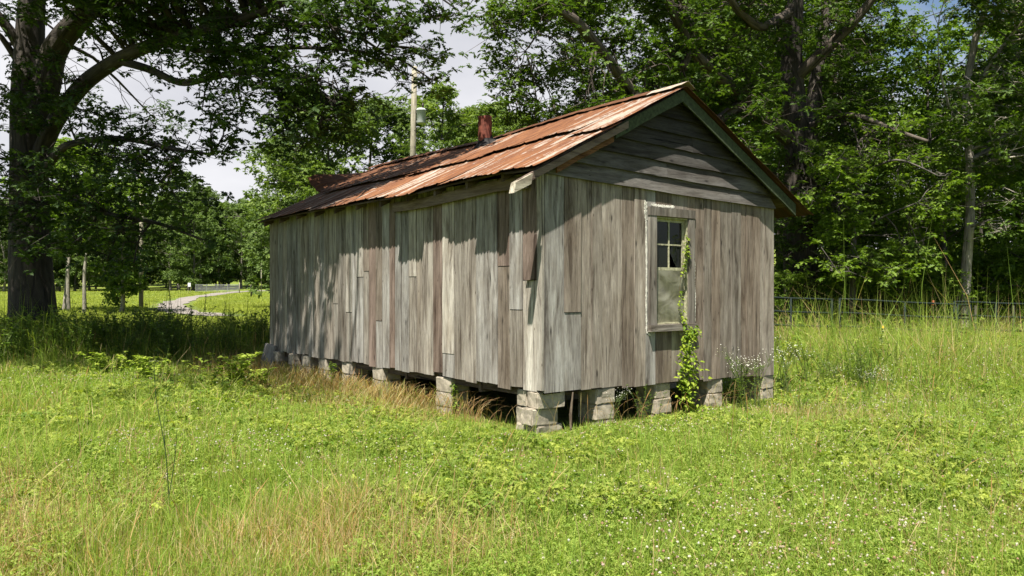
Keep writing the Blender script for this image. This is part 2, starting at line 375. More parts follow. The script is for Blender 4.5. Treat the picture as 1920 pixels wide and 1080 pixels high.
def ridge_z(y): return float(np.interp(y, [-0.2, 1.9, 3.9, 6.5, 7.8], [4.225, 4.195, 4.10, 4.12, 4.11]))
def eave_z(y): return float(np.interp(y, [-0.2, 0.7, 2.4, 4.3, 5.8, 7.8], [2.945, 2.975, 2.90, 2.90, 2.90, 2.86]))   # at x = -0.3
def roof_z(x, y):
    if x <= RX: return ridge_z(y) + (eave_z(y) - ridge_z(y)) * (RX - x) / (RX + 0.3)
    return ridge_z(y) - (x - RX) * 0.5

GREY = np.array((0.34, 0.31, 0.265)); BROWN = np.array((0.245, 0.207, 0.168)); PALE = np.array((0.52, 0.485, 0.42)); DARK = np.array((0.15, 0.115, 0.095)); SILV = np.array((0.37, 0.355, 0.325))
def tone(r): return [GREY, SILV, BROWN * 1.1, GREY * 1.12, SILV * 0.88, BROWN, GREY * 0.85][r] * random.uniform(0.80, 1.16)

# --- side wall facing left
mb = MB()
edges = [508, 515, 524, 533, 541, 549, 558, 566, 573, 582, 592, 603, 611, 619, 627, 637, 652, 663, 672, 685, 695, 708, 720, 734, 744, 756, 770, 784, 797, 815, 833, 855, 876, 896, 916, 936, 960, 984, 1010.5]
steps = {652: -.01, 695: .02, 720: .012, 797: .0, 816: .07, 833: -0.0}
for i in range(len(edges) - 1):
    a, bb = edges[i], edges[i + 1]
    y0, y1 = tL(bb), tL(a)
    c = tone(random.choice([0, 0, 1, 1, 2, 3, 4, 6]))
    zb = zbot(0, (y0 + y1) / 2) + random.uniform(-.022, .028); zt = ztop(0, y0) + 0.06
    proud = random.uniform(0, .014)
    segs = [(zb, zt, c)]
    dm = dL((y0 + y1) / 2)
    if a == 770: segs = [(zb, zpx(519, dm), GREY * 1.0), (zpx(518.3, dm), zt, PALE * 1.02)]
    elif a == 833: segs = [(zb, zpx(663, dm), SILV * 1.08), (zpx(662.5, dm), zt, PALE * 1.05)]
    elif a == 815: segs = [(zb + .06, zt, DARK * 1.6)]
    elif a == 936: segs = [(zb, zpx(499.5, dm), BROWN * 1.02), (zpx(498.5, dm), zt, DARK * 1.5)]
    elif a == 960: segs = [(zb, zpx(581, dm), GREY * .95), (zpx(580, dm), zt, SILV * 1.0)]
    elif a == 984: segs = [(zb, zpx(526, dm), PALE * 1.08), (zpx(524.5, dm), zt, DARK * 1.5)]
    elif a == 672: segs = [(zb, zpx(520, dm), SILV * .9), (zpx(519, dm), zt, PALE * .9)]
    elif a == 652: segs = [(zb, zpx(586, dm), GREY * .95), (zpx(585, dm), zt, PALE * .82)]
    elif a == 685: segs = [(zb, zpx(509, dm), GREY * .9), (zpx(508, dm), zt, BROWN * 1.2)]
    elif a == 708: segs = [(zb, zpx(602, dm), SILV), (zpx(601, dm), zt, BROWN)]
    elif a == 627: segs = [(zb, zpx(570, dm), GREY * .9), (zpx(569, dm), zt, GREY)]
    elif a == 695: segs = [(zb, zt, DARK * 1.75)]
    elif a == 734: segs = [(zb, zt, DARK * 1.7)]
    gap = 0.004
    for k, (z0, z1, cc) in enumerate(segs):
        pr = proud + (0.005 if k == len(segs) - 1 and len(segs) > 1 else 0)
        tb = random.uniform(-.006, .006)
        if k == 0:          # slightly uneven, slanting lower ends
            mb.hexa([(-.022 - pr, y0 + gap, z0 + tb), (0, y0 + gap, z0 + tb), (-.022 - pr, y1 - gap, z0 - tb), (0, y1 - gap, z0 - tb),
                     (-.022 - pr, y0 + gap, z1), (0, y0 + gap, z1), (-.022 - pr, y1 - gap, z1), (0, y1 - gap, z1)], cc)
        else: mb.box(-.022 - pr, 0, y0 + gap, y1 - gap, z0, z1, cc)
# dark backing sheet behind the gaps between the boards
mb.box(0.004, 0.02, 0.03, LEN - .03, 0.56, 2.9, (0.03, 0.025, 0.02))
mb.build('side_wall', M_wood, shed)
# split sliver hanging off the joint near the corner
mb = MB(); d0 = dL(.1)
mb.hexa([(-.062, .075, zpx(524, d0)), (-.034, .075, zpx(524, d0)), (-.062, .235, zpx(526, d0)), (-.034, .235, zpx(526, d0)),
         (-.045, .05, zpx(440, d0)), (-.034, .05, zpx(440, d0)), (-.045, .085, zpx(440, d0)), (-.034, .085, zpx(440, d0))], DARK * 1.3)
mb.build('loose_board', M_wood, shed)

# --- gable wall boards (with the window opening cut in)
WS0, WS1 = sG(1226), sG(1286); WZ0, WZ1 = 1.185, 2.56
mb = MB()
e2 = [1017.5, 1054, 1086, 1106, 1125, 1164, 1186, 1207, 1226, 1256, 1286, 1300, 1316, 1331, 1347, 1368, 1386, 1396, 1409, 1422, 1431, 1448]
for i in range(len(e2) - 1):
    a, bb = e2[i], e2[i + 1]; x0, x1 = sG(a), sG(bb); xm = (x0 + x1) / 2; dm = dG(xm)
    c = tone(random.choice([0, 2, 2, 3, 6, 0])) * np.array((1.0, .97, .95))
    zb = zbot(xm, 0) + random.uniform(-.02, .014); zt = ztop(xm, 0) + .10; pr = random.uniform(0, .010)
    segs = [(zb, zt, c)]
    if a == 1017.5: segs = [(zb, zt, SILV * .98)]; pr = .014
    elif a == 1054: segs = [(zb, zpx(586, dm), SILV * 1.03), (zpx(585, dm), zt, BROWN * 1.15)]
    elif a in (1226, 1256): segs = [(zb, WZ0, c), (WZ1, zt, c * .9)]
    elif a == 1207: segs = [(zb, zt, SILV)]
    for k, (z0, z1, cc) in enumerate(segs):
        p2 = pr + (.008 if (k == 1 and a == 1054) else 0)
        mb.box(x0 + .0035, x1 - .0035, -.022 - p2, 0, z0, z1, cc)
mb.box(0.03, WS0, 0.004, .02, 0.45, 2.9, (0.03, .025, .02)); mb.box(WS1, WID - .03, 0.004, .02, 0.45, 2.8, (0.03, .025, .02))
mb.build('gable_wall', M_wood, shed)
# corner strip with worn pale edge
mb = MB(); mb.box(-.036, 0.0, -.034, .055, .50, 2.93, PALE * .86); mb.build('corner_board', M_wood, shed)

# --- hidden walls
mb = MB(); y = 0
while y < LEN - .05: w = min(random.uniform(.15, .22), LEN - y); mb.box(WID, WID + .022, y + .002, y + w - .002, zbot(WID, y), 2.85, tone(random.randrange(7))); y += w
mb.build('side_wall', M_wood, shed)
mb = MB(); x = 0
while x < WID - .05: w = min(random.uniform(.15, .22), WID - x); mb.box(x + .002, x + w - .002, LEN, LEN + .022, zbot(x, LEN), roof_z(x + w / 2, LEN) - .12, tone(random.randrange(7))); x += w
mb.build('end_wall', M_wood, shed)
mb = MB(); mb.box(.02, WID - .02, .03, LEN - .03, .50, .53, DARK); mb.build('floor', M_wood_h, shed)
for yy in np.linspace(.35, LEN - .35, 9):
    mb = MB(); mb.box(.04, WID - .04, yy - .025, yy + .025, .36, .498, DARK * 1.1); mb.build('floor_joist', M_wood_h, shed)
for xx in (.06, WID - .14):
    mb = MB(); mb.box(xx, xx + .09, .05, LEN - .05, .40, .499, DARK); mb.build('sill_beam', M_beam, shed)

# --- gable clapboards
mb = MB()
zb0 = lambda x: 2.925 - .0262 * x
nrow = 7; step = .195
for r in range(nrow):
    z0 = r * step
    def xl(z): return 0.0 if r == 0 and z < 3.02 else max(0.0, RX - (ridge_z(-.1) - .10 - z) * (RX + .3) / (ridge_z(0) - eave_z(0)))
    def xr(z): return min(WID, RX + (ridge_z(-.1) - .10 - z) / .5)
    zl = zb0(0) + z0; zh = zl + step + .03
    x0b, x1b, x0t, x1t = xl(zl), xr(zl - .08), xl(zh), xr(zh - .08)
    if x1t - x0t < .1: x0t, x1t = RX - .04, RX + .04
    cuts = [x0b, x1b] if r not in (1, 3) else [x0b, x0b + (x1b - x0b) * (.44 if r == 1 else .6), x1b]
    c = np.array((.175, .164, .15)) * [.90, .66, .46, .33, .28, .25, .25][r]  # upper rows coloured darker, painting in the shade below the roof edges
    for q in range(len(cuts) - 1):
        a, bq = cuts[q] + (0.002 if q else 0), cuts[q + 1]
        at_, bt = (x0t if q == 0 else a), (x1t if q == len(cuts) - 2 else bq)
        za, zbb = zb0(a) + z0, zb0(bq) + z0
        N = 10; X = np.linspace(a, bq, N + 1); XT = np.linspace(at_, bt, N + 1); wob = np.array([random.uniform(-.006, .006) for _ in X])
        v = []
        for k in range(N + 1):
            zlo = zb0(X[k]) + z0 + wob[k]; zhi = zb0(XT[k]) + z0 + step + .03; pr = .034 + random.uniform(0, .005)
            v += [(X[k], -.030 - pr, zlo), (X[k], -.036, zlo), (XT[k], -.030, zhi), (XT[k], -.024, zhi)]
        f = []
        for k in range(N):
            o = 4 * k
            f += [(o, o + 4, o + 6, o + 2), (o + 1, o + 3, o + 7, o + 5), (o, o + 1, o + 5, o + 4), (o + 2, o + 6, o + 7, o + 3)]
        f += [(0, 2, 3, 1), (4 * N, 4 * N + 1, 4 * N + 3, 4 * N + 2)]
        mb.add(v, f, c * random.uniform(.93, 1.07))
mb.build('gable_siding', M_wood_h, shed)
mb = MB()       # sheathing behind the clapboards
tri = [(0.0, 2.9), (WID, 2.80), (WID, 2.93), (RX, ridge_z(0) - .12), (0.0, roof_z(0, 0) - .1)]
v = [(x, -.004, z) for x, z in tri] + [(x, .012, z) for x, z in tri]
mb.add(v, [(0, 1, 2, 3, 4), (9, 8, 7, 6, 5)] + [(i, i + 5, (i + 1) % 5 + 5, (i + 1) % 5) for i in range(5)], DARK)
mb.build('gable_sheathing', M_wood_h, shed)

# --- window
win = empty('window', label=None); win.parent = shed
T0, T1 = sG(1212.5), sG(1297)
mb = MB()
mb.box(T0, WS0, -.052, -.024, WZ0 + .0, 2.565, GREY * .72)
mb.box(WS1, T1, -.052, -.024, WZ0 + .0, 2.555, GREY * .74)
mb.box(T0 - .01, T1 + .005, -.058, -.024, 2.567, 2.675, GREY * .62)
mb.build('window_trim', M_wood, win)
mb = MB(); mb.box(T0 - .02, T1 + .01, -.095, -.0245, WZ0 - .085, WZ0 - .003, GREY * .82); mb.build('sill', M_wood_h, win)
mb = MB(); J = .018
mb.box(WS0, WS0 + J, -.026, .09, WZ0, WZ1, M_sash and (.4, .38, .25)); mb.box(WS1 - J, WS1, -.026, .09, WZ0, WZ1); mb.box(WS0 + J, WS1 - J, -.02, .09, WZ1 - J, WZ1); mb.box(WS0 + J, WS1 - J, -.02, .09, WZ0, WZ0 + J)
mb.build('jamb', M_sash, win)
def sash(z0, z1, y, rows, name='sash'):
    x0, x1 = WS0 + J, WS1 - J; w = .038; mb = MB()
    mb.box(x0, x0 + w, y, y + .03, z0, z1); mb.box(x1 - w, x1, y, y + .03, z0, z1)
    mb.box(x0 + w, x1 - w, y, y + .03, z0, z0 + w); mb.box(x0 + w, x1 - w, y, y + .03, z1 - w, z1)
    xm = (x0 + x1) / 2; mb.box(xm - .011, xm + .011, y + .003, y + .027, z0 + w, z1 - w)
    if rows > 1:
        for q in range(1, rows):
            zz = z0 + w + (z1 - z0 - 2 * w) * q / rows
            mb.box(x0 + w, xm - .011, y + .004, y + .026, zz - .009, zz + .009); mb.box(xm + .011, x1 - w, y + .004, y + .026, zz - .009, zz + .009)
    s = mb.build(name, M_sash, win)
    xs_ = [(x0 + w, xm - .011), (xm + .011, x1 - w)]
    for q in range(rows):
        za = z0 + w + (z1 - z0 - 2 * w) * q / rows; zc = z0 + w + (z1 - z0 - 2 * w) * (q + 1) / rows
        for (a, bq) in xs_:
            if name == 'sash' and rows == 2 and q == 0 and a == xs_[1][0]:      # broken pane: a jagged piece is left
                v = [(bq, y + .014, za), (bq, y + .014, zc), (a + .05, y + .014, zc), (a + .02, y + .014, zc - .1), (a + .08, y + .014, zc - .19), (a + .10, y + .014, za + .06), (a + .16, y + .014, za)]
                m_ = MB(); m_.add(v, [tuple(range(len(v)))]); m_.build('pane', M_glass, s); continue
            m_ = MB(); m_.box(a + .001, bq - .001, y + .012, y + .015, za + .001, zc - .001); m_.build('pane', M_glass, s)
    return s
mg, n_, l_, b_ = new_mat("old glass"); b_.inputs['Base Color'].default_value = (.012, .014, .012, 1); b_.inputs['Roughness'].default_value = .12; b_.inputs['Specular IOR Level'].default_value = .3
tg = n_.new("ShaderNodeBsdfTransparent"); mg2 = n_.new("ShaderNodeMixShader"); mg2.inputs[0].default_value = .25
l_.new(b_.outputs[0], mg2.inputs[1]); l_.new(tg.outputs[0], mg2.inputs[2]); l_.new(mg2.outputs[0], n_['Material Output'].inputs[0])
M_glass = mg
ZM = zpx(507, dG(2.2))
sash(ZM, WZ1 - J, .018, 2); sash(WZ0 + J, ZM + .03, .052, 1)
# cloudy plastic film tacked over the lower half
def film():
    N, K = 12, 22; x0, x1 = WS0 + J + .002, WS1 - J - .002; z0, z1 = WZ0 + J, ZM - .002
    v = []
    for k in range(K + 1):
        for q in range(N + 1):
            x = x0 + (x1 - x0) * q / N; z = z0 + (z1 - z0) * k / K
            e = math.sin(math.pi * q / N) * math.sin(math.pi * k / K)
            v.append((x, .014 - e * (.012 * math.sin(9 * z + 4 * x) + .012 * math.sin(23 * (x * .6 + z * .5)) + .006), z))
    f = [(k * (N + 1) + q, k * (N + 1) + q + 1, (k + 1) * (N + 1) + q + 1, (k + 1) * (N + 1) + q) for k in range(K) for q in range(N)]
    mb = MB(); mb.add(v, f)
    m, n, l, b = new_mat("cloudy plastic film"); tcx = n.new("ShaderNodeTexCoord"); mpx = n.new("ShaderNodeMapping"); mpx.inputs['Scale'].default_value = (3, 3, 5); mpx.inputs['Rotation'].default_value = (0, .5, 0); tx_ = n.new("ShaderNodeTexNoise"); tx_.inputs['Scale'].default_value = 1; tx_.inputs['Detail'].default_value = 5; tx_.inputs['Distortion'].default_value = 1.5
    l.new(tcx.outputs['Object'], mpx.inputs[0]); l.new(mpx.outputs[0], tx_.inputs[0]); rx_ = ramp(n, [(.35, (.10, .095, .06)), (.5, (.20, .19, .13)), (.65, (.27, .26, .19))]); l.new(tx_.outputs[0], rx_.inputs[0]); l.new(rx_.outputs[0], b.inputs['Base Color']); b.inputs['Roughness'].default_value = .3; b.inputs['Specular IOR Level'].default_value = .5
    tr = n.new("ShaderNodeBsdfTransparent"); ms = n.new("ShaderNodeMixShader"); ms.inputs[0].default_value = .22
    l.new(b.outputs[0], ms.inputs[1]); l.new(tr.outputs[0], ms.inputs[2]); l.new(ms.outputs[0], n['Material Output'].inputs[0])
    mb.build('plastic_film', m, win, smooth=True)
film()
# flaking white line of old caulk round the trim
def flake(pts, w):
    mb = MB()
    pts = np.array(pts); m = 60; t = np.linspace(0, 1, m); X = np.interp(t, np.linspace(0, 1, len(pts)), pts[:, 0]); Z = np.interp(t, np.linspace(0, 1, len(pts)), pts[:, 1])
    X = X + (np.array([random.gauss(0, .002) for _ in X])); W = np.array([w * random.uniform(.35, 1.3) for _ in X])
    dx, dz = np.gradient(X), np.gradient(Z); L = np.hypot(dx, dz) + 1e-6; nx, nz = -dz / L, dx / L
    v = []
    for k in range(m): v += [(X[k] - nx[k] * W[k] / 2, -.034, Z[k] - nz[k] * W[k] / 2), (X[k] + nx[k] * W[k] / 2, -.034, Z[k] + nz[k] * W[k] / 2)]
    for k in range(m): v += [(X[k] - nx[k] * W[k] / 2, -.029, Z[k] - nz[k] * W[k] / 2), (X[k] + nx[k] * W[k] / 2, -.029, Z[k] + nz[k] * W[k] / 2)]
    f = [(2 * k, 2 * k + 1, 2 * k + 3, 2 * k + 2) for k in range(m - 1)] + [(2 * k, 2 * k + 2, 2 * k + 2 + 2 * m, 2 * k + 2 * m) for k in range(m - 1)] + [(2 * k + 1, 2 * k + 1 + 2 * m, 2 * k + 3 + 2 * m, 2 * k + 3) for k in range(m - 1)]
    mb.add(v, f); mb.build('paint_line', M_flake, win)
flake([(T0 - .055, 2.72), (T0 - .045, 2.3), (T0 - .04, 1.9), (T0 - .045, 1.5), (T0 - .04, 1.1), (T0 + .03, 1.055)], .022)
flake([(T0 - .06, 2.74), (T0 - .055, 2.6), (T0 - .045, 2.5)], .05)
flake([(T1 + .025, 2.0), (T1 + .02, 1.7), (T1 + .035, 1.55), (T1 + .02, 1.1)], .012)
flake([(T0 + .05, 2.70), (T0 + .3, 2.695), (T0 + .5, 2.70)], .035)

# --- roof framing, fascia and sheets
def rake_board(name, x0, x1, y0, y1, drop0, drop1, mat, c, parent=shed, n=8, wob=.008):
    mb = MB(); v = []
    for k in range(n + 1):
        x = x0 + (x1 - x0) * k / n; z = roof_z(x, y0 if y0 > 0 else 0.0) ; w = random.uniform(-wob, wob)
        v += [(x, y0, z - drop1 + w), (x, y1, z - drop1 + w), (x, y0, z - drop0), (x, y1, z - drop0)]
    f = []
    for k in range(n):
        o = 4 * k; f += [(o, o + 4, o + 6, o + 2), (o + 1, o + 3, o + 7, o + 5), (o, o + 1, o + 5, o + 4), (o + 2, o + 6, o + 7, o + 3)]
    f += [(0, 2, 3, 1), (4 * n, 4 * n + 1, 4 * n + 3, 4 * n + 2)]
    mb.add(v, f, c); return mb.build(name, mat, parent)
rake_board('fascia', RX - 1.25, RX, -.175, -.15, .03, .175, M_green, (.06, .1, .05))['label'] = 'green painted rake board'
rake_board('fascia', RX, WID + .34, -.175, -.15, .03, .19, M_green, (.06, .1, .05))['label'] = 'green painted rake board'
rake_board('fascia', .10, RX - 1.25, -.14, -.115, .06, .21, M_wood_h, (.20, .10, .05))['label'] = 'bare brown rake board'
rake_board('rafter', -.50, RX - 1.05, -.19, -.145, .045, .135, M_wood_h, DARK * 1.5)
mb = MB(); zt_ = roof_z(-.5, 0)
mb.hexa([(-.60, -.235, zt_ - .20), (-.36, -.235, roof_z(-.36, 0) - .155), (-.60, -.146, zt_ - .20), (-.36, -.146, roof_z(-.36, 0) - .155),
         (-.57, -.235, zt_ - .085), (-.34, -.235, roof_z(-.34, 0) - .05), (-.57, -.146, zt_ - .085), (-.34, -.146, roof_z(-.34, 0) - .05)], (.50, .46, .36))
mb.build('rafter_tail', M_wood_h, shed)['label'] = 'splintered pale end of the rafter'
for yy in np.linspace(.45, LEN - .2, 11):
    rake_board('rafter', -.2, RX, yy, yy + .045, .05, .14, M_wood_h, DARK)
    rake_board('rafter', RX, WID + .3, yy, yy + .045, .05, .14, M_wood_h, DARK)
# long loose plank under the eave
mb = MB(); y0, y1 = tL(958) , tL(733)
N = 10; v = []
for k in range(N + 1):
    y = .15 + (3.1 - .15) * k / N; z = eave_z(y) - .05 - .0 * y
    v += [(-.10, y, z - .13), (-.07, y, z - .13), (-.10, y, z), (-.07, y, z)]
f = []
for k in range(N): o = 4 * k; f += [(o, o + 2, o + 6, o + 4), (o + 1, o + 5, o + 7, o + 3), (o, o + 4, o + 5, o + 1), (o + 2, o + 3, o + 7, o + 6)]
f += [(0, 1, 3, 2), (4 * N, 4 * N + 2, 4 * N + 3, 4 * N + 1)]
mb.add(v, f, DARK * 1.5); mb.build('eave_board', M_beam, shed)
# roof deck (boards under the metal)
for side in (0, 1):
    mb = MB(); N = 18
    xa, xb = ((-.24, RX) if side == 0 else (RX, WID + .36))
    ysd = np.linspace(-.14, 7.72, 14)
    for k in range(N):
        a, bq = xa + (xb - xa) * k / N, xa + (xb - xa) * (k + 1) / N - .006
        v = []
        for y in ysd: v += [(a, y, roof_z(a, y) - .048), (bq, y, roof_z(bq, y) - .048), (a, y, roof_z(a, y) - .026), (bq, y, roof_z(bq, y) - .026)]
        f = []
        for q in range(len(ysd) - 1): o = 4 * q; f += [(o, o + 4, o + 5, o + 1), (o + 2, o + 3, o + 7, o + 6), (o, o + 2, o + 6, o + 4), (o + 1, o + 5, o + 7, o + 3)]
        e = 4 * (len(ysd) - 1); f += [(0, 1, 3, 2), (e, e + 2, e + 3, e + 1)]
        mb.add(v, f, DARK * random.uniform(.8, 1.3))
    mb.build('roof_deck', M_beam, shed)

def crimp(y):     # V crimps of the metal, every 0.2 m
    t = (y % .306) / .306
    return .013 * max(0, 1 - abs(t - .5) * 9) 
roof = empty('roof'); roof.parent = shed
def sheet(xa, xb, ya, yb, lift0, lift1, r, dk, extra=None, name='roof_sheet', side=0, jag=True):
    """xa = lower end, xb = upper end; the lower end lifts by lift0"""
    nx, ny = 16, 30; v = []
    sk = random.uniform(-.02, .02)
    for i in range(nx + 1):
        for j in range(ny + 1):
            u = i / nx; w = j / ny; y = ya + (yb - ya) * w
            x = xa + (xb - xa) * u + (sk * (w - .5) + (random.uniform(-.010, .010) if jag else 0)) * (1 - u) 
            z = roof_z(x, y) + crimp(y - ya + .10) + lift0 * (1 - u) ** 3 + lift1 + .006 * math.sin(5 * x + 3 * y)
            if extra: z += extra(x, y)
            v.append((x, y, z))
    f = [(i * (ny + 1) + j, (i + 1) * (ny + 1) + j, (i + 1) * (ny + 1) + j + 1, i * (ny + 1) + j + 1) for i in range(nx) for j in range(ny)]
    if side == 0: f = [q[::-1] for q in f]
    # thickness: lower edge lip
    mb = MB(); mb.add(v, f, (r, dk, 0))
    o = mb.build(name, M_rust, roof)
    so = o.modifiers.new('thickness', 'SOLIDIFY'); so.thickness = .003; so.offset = -1
    return o
ys_ = (-.235 + .612 * np.arange(13))
rr = [.10, .03, -.10, -.05, -.14, .04, -.02, -.12, .02, .06, -.1, -.14, -.16]
rl = [.08, .05, .03, -.04, .02, .08, -.08, .0, .07, .02, -.02, .05, -.1]
for i, y in enumerate(ys_):
    y1 = min(y + .632, 7.84); mid = .80 + random.uniform(-.10, .08)
    dk = 1.0 if i < 8 else .8  # sheets at the far end darkened: the tree's shade painted in
    sheet(-.33 + random.uniform(-.055, .035) - (.04 if i == 12 else 0), 1.05, y + .006, y1, .014 if i % 3 else .03, .002 + .003 * (i % 2), rl[i % 13], dk)
    ex = None
    if i == 12: ex = lambda x, y: .42 * max(0, (y - 7.15) / .65) ** 1.6 * max(0, min(1, (1.95 - x) / 1.0))
    if i == 11: ex = lambda x, y: .05 * max(0, (y - 6.7) / .5) * max(0, min(1, (1.95 - x) / 1.0))
    sheet(mid, RX - .01, y, y1, .024 + .012 * (i % 2), .018, rr[i % 13], dk * .95, ex)
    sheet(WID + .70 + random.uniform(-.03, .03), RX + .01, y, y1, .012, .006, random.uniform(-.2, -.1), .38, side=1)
# ridge cap: short overlapping pieces with ragged lower edges
y = -.25; k = 0
while y < 7.8:
    L = .64; mb = MB(); n = 8; v = []
    for j in range(n + 1):
        yy = min(y + L * j / n, 7.86); zt = ridge_z(yy) + .05 + .006 * (1 - j / n); dl = .15 + random.uniform(-.018, .018)
        for (dx, dz) in ((-dl, -dl * .49 + random.uniform(0, .012)), (-.03, .0), (0, .012), (.03, 0), (dl, -dl * .5)): v.append((RX + dx, yy, zt + dz))
    f = [(j * 5 + q, j * 5 + q + 1, (j + 1) * 5 + q + 1, (j + 1) * 5 + q) for j in range(n) for q in range(4)]
    mb.add(v, f, (.28 if k == 0 else -.16, 1.0 if k == 0 else .62, 0)); o = mb.build('ridge_cap', M_rust, roof)
    so = o.modifiers.new('thickness', 'SOLIDIFY'); so.thickness = .002
    y += L - .05; k += 1
# stove pipe through the roof
px_, py_ = 1.92, 3.60
sp = empty('stovepipe'); sp.parent = shed
mb = MB(); zb_ = roof_z(px_, py_)
ang = np.linspace(0, 2 * math.pi, 33)[:-1]; v = []
for z in (zb_ - .1, zb_ + .12, zb_ + .3, 4.40, 4.43): v += [(px_ + .112 * math.cos(a), py_ + .112 * math.sin(a), z + (.006 * math.sin(3 * a) if z > 4.3 else 0)) for a in ang]
for z in (4.43, 4.1): v += [(px_ + .106 * math.cos(a), py_ + .106 * math.sin(a), z) for a in ang]
f = [(r_ * 32 + j, r_ * 32 + (j + 1) % 32, (r_ + 1) * 32 + (j + 1) % 32, (r_ + 1) * 32 + j) for r_ in range(6) for j in range(32)]
mb.add(v, f); mb.build('pipe', M_pipe, sp, smooth=True)
mb = MB(); v = []
for (rad, dz) in ((.19, .035), (.15, .055), (.122, .10), (.116, .13)):
    v += [(px_ + rad * math.cos(a), py_ + rad * math.sin(a), roof_z(px_ + rad * math.cos(a), py_) + dz + .012 * math.sin(5 * a)) for a in ang]
f = [(r_ * 32 + j, r_ * 32 + (j + 1) % 32, (r_ + 1) * 32 + (j + 1) % 32, (r_ + 1) * 32 + j) for r_ in range(3) for j in range(32)]
mb.add(v, f); mb.build('tar_collar', M_dark, sp, smooth=True)

# --- block piers
def pier(x, y, ztop_, wide=1, along='y', tilt=0, shift=(0, 0, 0), gx=None):
    p = empty('block_pier', (x, y, 0), R(random.uniform(-4, 4))); p.parent = shed
    z = ztop_; k = 0
    wx, wy = AX + U[0] * x - U[1] * y, AY + U[1] * x + U[0] * y
    zg = g(wx, wy) - .12
    while z > zg:
        mb = MB(); h = .192; jj = .4 if wide == 2 else 1.0; sx = shift[k % 3] + jj * random.uniform(-.025, .02); sy = jj * random.uniform(-.03, .03)
        M_ = Matrix.Translation((sx, sy, z - h / 2)) @ Matrix.Rotation(R(random.uniform(-7, 7) * (.35 if wide == 2 else 1)), 4, 'Z') @ Matrix.Rotation(R(tilt * (1 if k == 1 else -.4) + random.uniform(-1.5, 1.5)), 4, 'Y')
        hx, hy = (.15, .17) if wide == 2 else ((.1, .2) if along == 'y' else (.2, .1))
        mb2 = bmesh_box(hx, hy, h / 2, M_); o = mb2.build('concrete_block', M_block, p)
        z -= h + .002; k += 1
    return p
def bmesh_box(hx, hy, hz, M_):      # block with chipped, bevelled edges
    import bmesh
    bm = bmesh.new(); bmesh.ops.create_cube(bm, size=1)
    for v in bm.verts: v.co = Vector((v.co.x * 2 * hx, v.co.y * 2 * hy, v.co.z * 2 * hz))
    bmesh.ops.bevel(bm, geom=list(bm.edges), offset=.012, segments=2, affect='EDGES')
    bmesh.ops.subdivide_edges(bm, edges=[e for e in bm.edges if e.calc_length() > .12], cuts=2, use_grid_fill=True)
    for v in bm.verts: v.co += Vector((random.uniform(-1, 1), random.uniform(-1, 1), random.uniform(-1, 1))) * .005
    bm.verts.ensure_lookup_table()
    V = [tuple(M_ @ v.co) for v in bm.verts]; Fc = [tuple(v.index for v in f.verts) for f in bm.faces]; bm.free()
    mb = MB(); mb.add(V, Fc); return mb
pier(.16, .14, zbot(0, 0) - .004, 1, 'x', 3, (.0, -.06, .02)); pier(.17, .36, zbot(0, 0) - .004, 1, 'x', -2, (.02, .05, 0))
for a in (829, 707, 648, 604, 572): pier(.13, tL(a) - .05, zbot(0, tL(a)) - .004, 2)
for a in (550, 520): pier(.13, tL(a) - .1, zbot(0, tL(a)) - .004, 1, 'x')
for a in (1137, 1243, 1341): pier(sG(a), .16, zbot(sG(a), 0) - .004, 2)
pier(WID - .14, .16, zbot(WID, 0) - .004, 2)
for (x, y) in ((WID - .2, 1.9), (WID - .2, 3.8), (WID - .2, 5.7), (WID - .2, 7.45), (2.25, 2.0), (2.25, 4.0), (2.25, 6.0), (2.25, 7.4)): pier(x, y, .36 if x < 3 else zbot(x, y), 2)
# leaning grey slab at the far corner, strip of bark on the near pier
mb = MB(); y_ = tL(512)
mb.hexa([(-.20, y_ - .30, .05), (-.16, y_ - .30, .05), (-.20, y_ + .25, .05), (-.16, y_ + .25, .05), (-.06, y_ - .28, .58), (-.03, y_ - .28, .58), (-.06, y_ + .22, .62), (-.03, y_ + .22, .62)], SILV * .8)
o = mb.build('leaning_board', M_wood, None); o.matrix_world = shed.matrix_basis
tag(o, 'grey board leaning on the piers at the far left corner of the shed', 'board')
mb = MB(); mb.tube([(.33, -.12, 0), (.37, -.07, .2), (.43, -.045, .45)], [.012, .018, .008], 6, (.2, .165, .12))
o = mb.build('broken_stick', M_wood, None); o.matrix_world = shed.matrix_basis
tag(o, 'brown stick leaning on the corner pier under the shed', 'stick')

# ================================================================== vegetation
def rot_arrays(n, tilt, rg):     # random frames: normal tilted from vertical by up to `tilt`
    az = rg.uniform(0, 2 * np.pi, n); ti = np.abs(rg.normal(0, tilt, n)); ta = rg.uniform(0, 2 * np.pi, n)
    nx, ny, nz = np.sin(ti) * np.cos(ta), np.sin(ti) * np.sin(ta), np.cos(ti)
    N = np.stack([nx, ny, nz], 1); A = np.stack([np.cos(az), np.sin(az), np.zeros(n)], 1)
    A = A - N * (A * N).sum(1)[:, None]; A /= np.linalg.norm(A, axis=1)[:, None] + 1e-9
    return A, np.cross(N, A), N
def stamp(mb, tv, tf, pos, A, B, N, sc, colr=None):
    """copies a template (tv, list of face index arrays) to every position"""
    n, k = len(pos), len(tv); sc = np.broadcast_to(sc, (n,))
    V = pos[:, None] + sc[:, None, None] * (tv[None, :, 0:1] * A[:, None] + tv[None, :, 1:2] * B[:, None] + tv[None, :, 2:3] * N[:, None])
    off = (np.arange(n) * k)[:, None, None]
    fs = _Raw([(q[None] + off).reshape(-1, q.shape[1]) for q in tf])
    c = np.repeat(colr, k, axis=0) if colr is not None else np.full((n * k, 3), .5)
    mb.add(V.reshape(-1, 3), fs, c)

